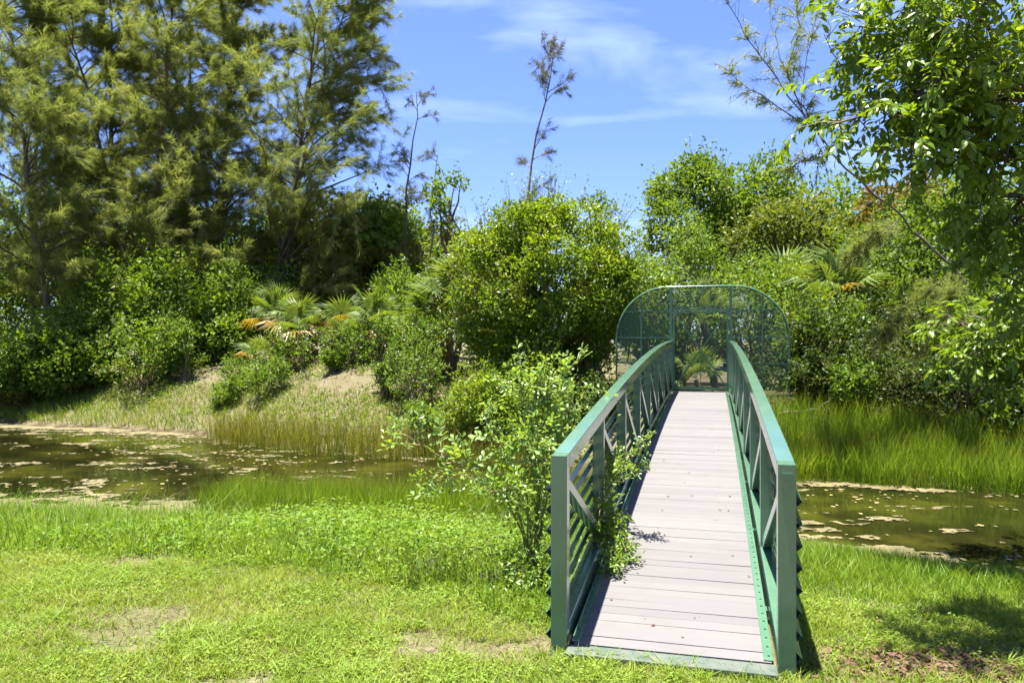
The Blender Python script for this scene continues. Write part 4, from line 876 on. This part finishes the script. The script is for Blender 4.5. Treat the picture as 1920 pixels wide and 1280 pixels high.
p = field(rng, 80000, -10, 4, 5, 13.2, wk); V, F, T = blades(p, rng.gamma(2.2, 0.075, len(p)) + 0.04, rng.uniform(0.005, 0.011, len(p)), rng.uniform(0.1, 0.9, len(p)), rng); o = mobj('bank_grass', V, F, M['weed'], tint=T); tag(o, 'taller rough grass mixed into the weedy near slope', 'grass', kind='stuff')
p = field(rng, 420, -7, 1.0, 6.4, 12.6, wk); V, F, T = blades(p, rng.uniform(0.3, 0.7, len(p)), rng.uniform(0.004, 0.008, len(p)), rng.uniform(0.3, 1.3, len(p)), rng, 0.8)
o = mobj('straw_stalks', V, F, M['dry_grass'], tint=T); tag(o, 'pale bent straw stalks rising from the weedy slope', 'straw', kind='stuff')
p = field(rng, 60000, -7, 6.5, 3.6, 8.6, lambda x, y: inview(x, y) & (y < lawn_edge(x) + 0.3) & (fbm(x * 1.9, y * 1.9, 96) > 0.47)); V, F, T = blades(p, rng.uniform(0.02, 0.07, len(p)), rng.uniform(0.004, 0.008, len(p)), rng.uniform(0.8, 2.5, len(p)), rng, 0.4)
o = mobj('thatch', V, F, M['dry_grass'], tint=T); tag(o, 'dead straw thatch scattered through the lawn', 'thatch', kind='stuff')
ls = rng.uniform(0.2, 9.0, 46); lt = rng.uniform(-0.55, 0.56, 46); P = np.array([bw(a_, b_, DECK + 0.008) for a_, b_ in zip(lt, ls)]); az = rng.uniform(0, 6.28, 46); D = unit(np.stack([np.cos(az), np.sin(az), rng.normal(0.05, 0.1, 46)], -1)); Nn = unit(rng.normal(size=(46, 3)) * 0.25 + np.array((0, 0, 1)))
o = link('deck_litter', foliage_mesh('deck_litter', P, D, Nn, rng.uniform(0.015, 0.05, 46), M['litter'])); tag(o, 'few dry leaves scattered on the pale deck planks', 'leaf litter', kind='stuff')
# right slope grass
rk = lambda x, y: inview(x, y, 1) & (y > lawn_edge(x) - 0.5) & (y < shoreN(x) - 0.1) & (x > 1.6 + 0.26 * (y - 5))
p = field(rng, 78000, 1.5, 8, 4.6, 11.6, rk); hs = (0.05 + 0.17 * sstep(5.3, 8.5, p[:, 1] + 0.4 * p[:, 0] - 1.2)) * rng.uniform(0.5, 1.3, len(p)); V, F, T = blades(p, hs, rng.uniform(0.005, 0.010, len(p)), rng.uniform(0.1, 0.8, len(p)), rng)
o = mobj('slope_grass', V, F, M['weed'], tint=T); tag(o, 'soft long grass running down to the pond beside the glossy-leaved tree', 'grass', kind='stuff')
# leaf litter beside the end post
p = field(rng, 14000, 1.8, 5.5, 4.2, 5.9, lambda x, y: rng.random(len(x)) < litter_zone(x, y) * 0.8); n = len(p); p[:, 2] += rng.uniform(0.004, 0.03, n); az = rng.uniform(0, 6.28, n); D = unit(np.stack([np.cos(az), np.sin(az), rng.normal(0, 0.3, n)], -1)); Nn = unit(rng.normal(size=(n, 3)) * 0.5 + np.array((0, 0, 1)))
o = link('leaf_litter', foliage_mesh('leaf_litter', p, D, Nn, rng.uniform(0.03, 0.065, n), M['litter'])); tag(o, 'red-brown dead leaves lying beside the end post', 'leaf litter', kind='stuff')
# near reeds standing in the shallows left of the bridge
p = np.stack([rng.uniform(-5.2, 1.5, 30000), rng.uniform(11.4, 14.8, 30000)], -1); k = fbm(p[:, 0] * 0.6, p[:, 1] * 0.8, 81) + 0.10 * sstep(-5, -2, p[:, 0]) > 0.50; k &= p[:, 1] < shoreN(p[:, 0]) + 1.9; p = p[k]; p = np.concatenate([p, np.maximum(height(p[:, 0], p[:, 1]), -0.12)[:, None]], 1)
V, F, T = blades(p, rng.uniform(0.35, 0.85, len(p)), rng.uniform(0.006, 0.011, len(p)), rng.uniform(0.02, 0.35, len(p)), rng, 0.6); o = mobj('near_reeds', V, F, M['reed'], tint=T); tag(o, 'green spike rushes standing in the shallows below the lawn slope', 'reeds', kind='stuff')
# red-tipped rushes on the far side
p = np.stack([rng.uniform(-9.0, 1.2, 19000), rng.uniform(17.4, 23.5, 19000)], -1); dd = p[:, 1] - shoreF(p[:, 0]); k = (dd > -1.5 + 1.2 * (fbm(p[:, 0] * 0.8, p[:, 1] * 0.0, 83) - 0.3)) & (dd < 0.7); p = p[k]; p = np.concatenate([p, np.maximum(height(p[:, 0], p[:, 1]), -0.1)[:, None]], 1)
V, F, T = blades(p, rng.uniform(0.3, 1.0, len(p)), rng.uniform(0.008, 0.016, len(p)), rng.uniform(0.0, 0.3, len(p)), rng, 0.6); o = mobj('red_rushes', V, F, M['rush_red'], tint=T); tag(o, 'red-brown tipped rushes along the far shore before the dry bank', 'rushes', kind='stuff')
# tall reeds on the right far shore
p = np.stack([rng.uniform(5.2, 16, 60000), rng.uniform(12.5, 19.5, 60000)], -1); dd = p[:, 1] - shoreF(p[:, 0]); k = (dd > -0.5 + 0.6 * (fbm(p[:, 0] * 0.9, p[:, 1] * 0.0, 85) - 0.5)) & (dd < 2.0) & (p[:, 0] - 4.8 > (p[:, 1] - 19.4) * 0.26 + 0.95); p = p[k]; p = np.concatenate([p, np.maximum(height(p[:, 0], p[:, 1]), -0.1)[:, None]], 1)
V, F, T = blades(p, rng.uniform(0.55, 1.05, len(p)), rng.uniform(0.008, 0.016, len(p)), rng.uniform(0.02, 0.35, len(p)), rng, 0.6); o = mobj('tall_reeds', V, F, M['reed'], tint=T); tag(o, 'dense tall green reeds on the far shore beside the bridge', 'reeds', kind='stuff')
# far bank grass
p = np.stack([rng.uniform(-26, 1.5, 72000), rng.uniform(18, 31, 72000)], -1); dd = p[:, 1] - shoreF(p[:, 0]); k = (dd > 0.1) & (dd < 2.3 + 2.2 * fbm(p[:, 0] * 0.6, p[:, 1] * 0.6, 87)); p = p[k]; p = np.concatenate([p, height(p[:, 0], p[:, 1])[:, None]], 1)
V, F, T = blades(p, rng.uniform(0.12, 0.42, len(p)) * (1.2 - 0.18 * np.clip(p[:, 1] - shoreF(p[:, 0]), 0, 4)), rng.uniform(0.012, 0.024, len(p)), rng.uniform(0.1, 0.7, len(p)), rng); o = mobj('far_grass', V, F, M['bank_grass'], tint=T); tag(o, 'yellow-green grass strip along the foot of the far bank', 'grass', kind='stuff')
p = np.stack([rng.uniform(-16, 2, 22000), rng.uniform(20, 33, 22000)], -1); dd = p[:, 1] - shoreF(p[:, 0]); k = (dd > 1.6) & (fbm(p[:, 0] * 0.7, p[:, 1] * 0.7, 88) > 0.36); p = p[k]; p = np.concatenate([p, height(p[:, 0], p[:, 1])[:, None]], 1)
V, F, T = blades(p, rng.uniform(0.04, 0.15, len(p)), rng.uniform(0.014, 0.03, len(p)), rng.uniform(0.3, 1.2, len(p)), rng); o = mobj('dry_grass', V, F, M['dry_grass'], tint=T); tag(o, 'pinkish dry grass patches on the upper far bank', 'grass', kind='stuff')
p = field(rng, 40000, -18, 2, 21, 33, lambda x, y: (y - shoreF(x) > 1.2) & (fbm(x * 0.8, y * 0.8, 89) > 0.44)); n = len(p); p[:, 2] += rng.uniform(0.02, 0.14, n); D = unit(rng.normal(size=(n, 3))); Nn = unit(rng.normal(size=(n, 3)) * 0.5 + np.array((0, 0, 1)))
o = link('bank_herbs', foliage_mesh('bank_herbs', p, D, Nn, rng.uniform(0.05, 0.12, n), M['bright'])); tag(o, 'scattered low green herbs on the dry far bank', 'herbs', kind='stuff')
# floating algae mats
def mats(name, label, x0, x1, y0, y1, cell, fn, m, lift=0.006):
    xs_ = np.arange(x0, x1, cell); ys_ = np.arange(y0, y1, cell); X, Y = np.meshgrid(xs_, ys_); r = RNG(90)
    X = X + r.uniform(-0.4, 0.4, X.shape) * cell; Y = Y + r.uniform(-0.4, 0.4, Y.shape) * cell
    f = fn(X, Y); Z = lift + np.clip(f, 0, 0.3) * 0.05 + 0.006 * r.random(X.shape); nx_ = X.shape[1]
    ok = (r.random(f[:-1, :-1].shape) < 0.55 + f[:-1, :-1] * 9) & (f[:-1, :-1] > 0) & (f[1:, :-1] > 0) & (f[:-1, 1:] > 0) & (f[1:, 1:] > 0); J, I = np.where(ok); q = J * nx_ + I
    F = np.stack([q, q + 1, q + nx_ + 1, q + nx_], -1); used, inv = np.unique(F, return_inverse=True); V = np.stack([X.ravel(), Y.ravel(), Z.ravel()], -1)[used]
    o = mobj(name, V, inv.reshape(-1, 4), m); tag(o, label, 'algae', kind='stuff')
def mat_field(X, Y):
    n0, f0 = shoreN(X), shoreF(X); fine = fbm(X * 1.3, Y * 2.6, 91, 6) * 0.72 + 0.28 * vnoise(X * 10, Y * 16, 92)
    sN = np.exp(-((Y - n0 - 0.4) / 0.9) ** 2) * np.interp(X, [-9, -5, -3, 1, 3, 5, 12], [1.1, 1.0, 0.3, 0.1, 1.1, 1.15, 1.1]); sF = np.exp(-((f0 - Y - 0.3) / 0.7) ** 2) * np.interp(X, [-20, -9, -7, 4, 6, 12], [1.1, 1.0, 0.75, 0.8, 0.85, 0.5])
    return fine - 0.70 + 0.27 * np.maximum(sN, sF) + 0.03 * (X < -1) + 0.05 * (X < -4) + 0.13 * np.exp(-((X - 5.6) / 2.0) ** 2)
mats('algae_mat', 'tan dried algae scum floating along both pond edges', -22, 13, 7, 29, 0.04, mat_field, M['algae'])
p = np.stack([rng.uniform(-12, 11, 2300), rng.uniform(9, 24, 2300)], -1); k = (p[:, 1] > shoreN(p[:, 0]) + 0.3) & (p[:, 1] < shoreF(p[:, 0]) - 0.3) & (fbm(p[:, 0] * 0.8, p[:, 1] * 0.9, 93) > 0.53); p = p[k]; n = len(p); P = np.concatenate([p, np.full((n, 1), 0.012)], 1)
az = rng.uniform(0, 6.28, n); D = np.stack([np.cos(az), np.sin(az), 0 * az], -1); hexa = np.array([(math.cos(a), math.sin(a), 0) for a in np.arange(6) / 6 * 2 * math.pi]); V, F = scatter(np.concatenate([hexa, [(0, 0, 0.06)]]), np.array([(i, (i + 1) % 6, 6) for i in range(6)]), P, frames(D, np.tile((0, 0, 1.0), (n, 1))), np.stack([rng.uniform(0.015, 0.06, n), rng.uniform(0.015, 0.05, n), np.full(n, 0.05)], -1))
o = mobj('floating_leaves', V, F, M['duckweed']); tag(o, 'small pale leaves floating scattered on the dark water', 'floating leaves', kind='stuff')
# fallen branch at the far shore
fb = thing('fallen_branch', 'bare pale fallen branch lying above the tall reeds beside the bridge', 'branch', at(1520, 772, 18.0)); G_ = Geo(); rng = RNG(95)
G_.tube(wander(rng, (-0.75, 0, -0.05), (0.8, 0.1, 0.10), 8, 0.05), np.linspace(0.035, 0.012, 8), 6); G_.obj('limb', M['bark_pale'], fb, smooth=True)
G_ = Geo(); G_.tube(wander(rng, (0.1, 0.03, 0.03), (0.5, -0.1, 0.35), 5, 0.06), np.linspace(0.015, 0.006, 5), 5); G_.obj('side_twig', M['bark_pale'], fb, smooth=True)
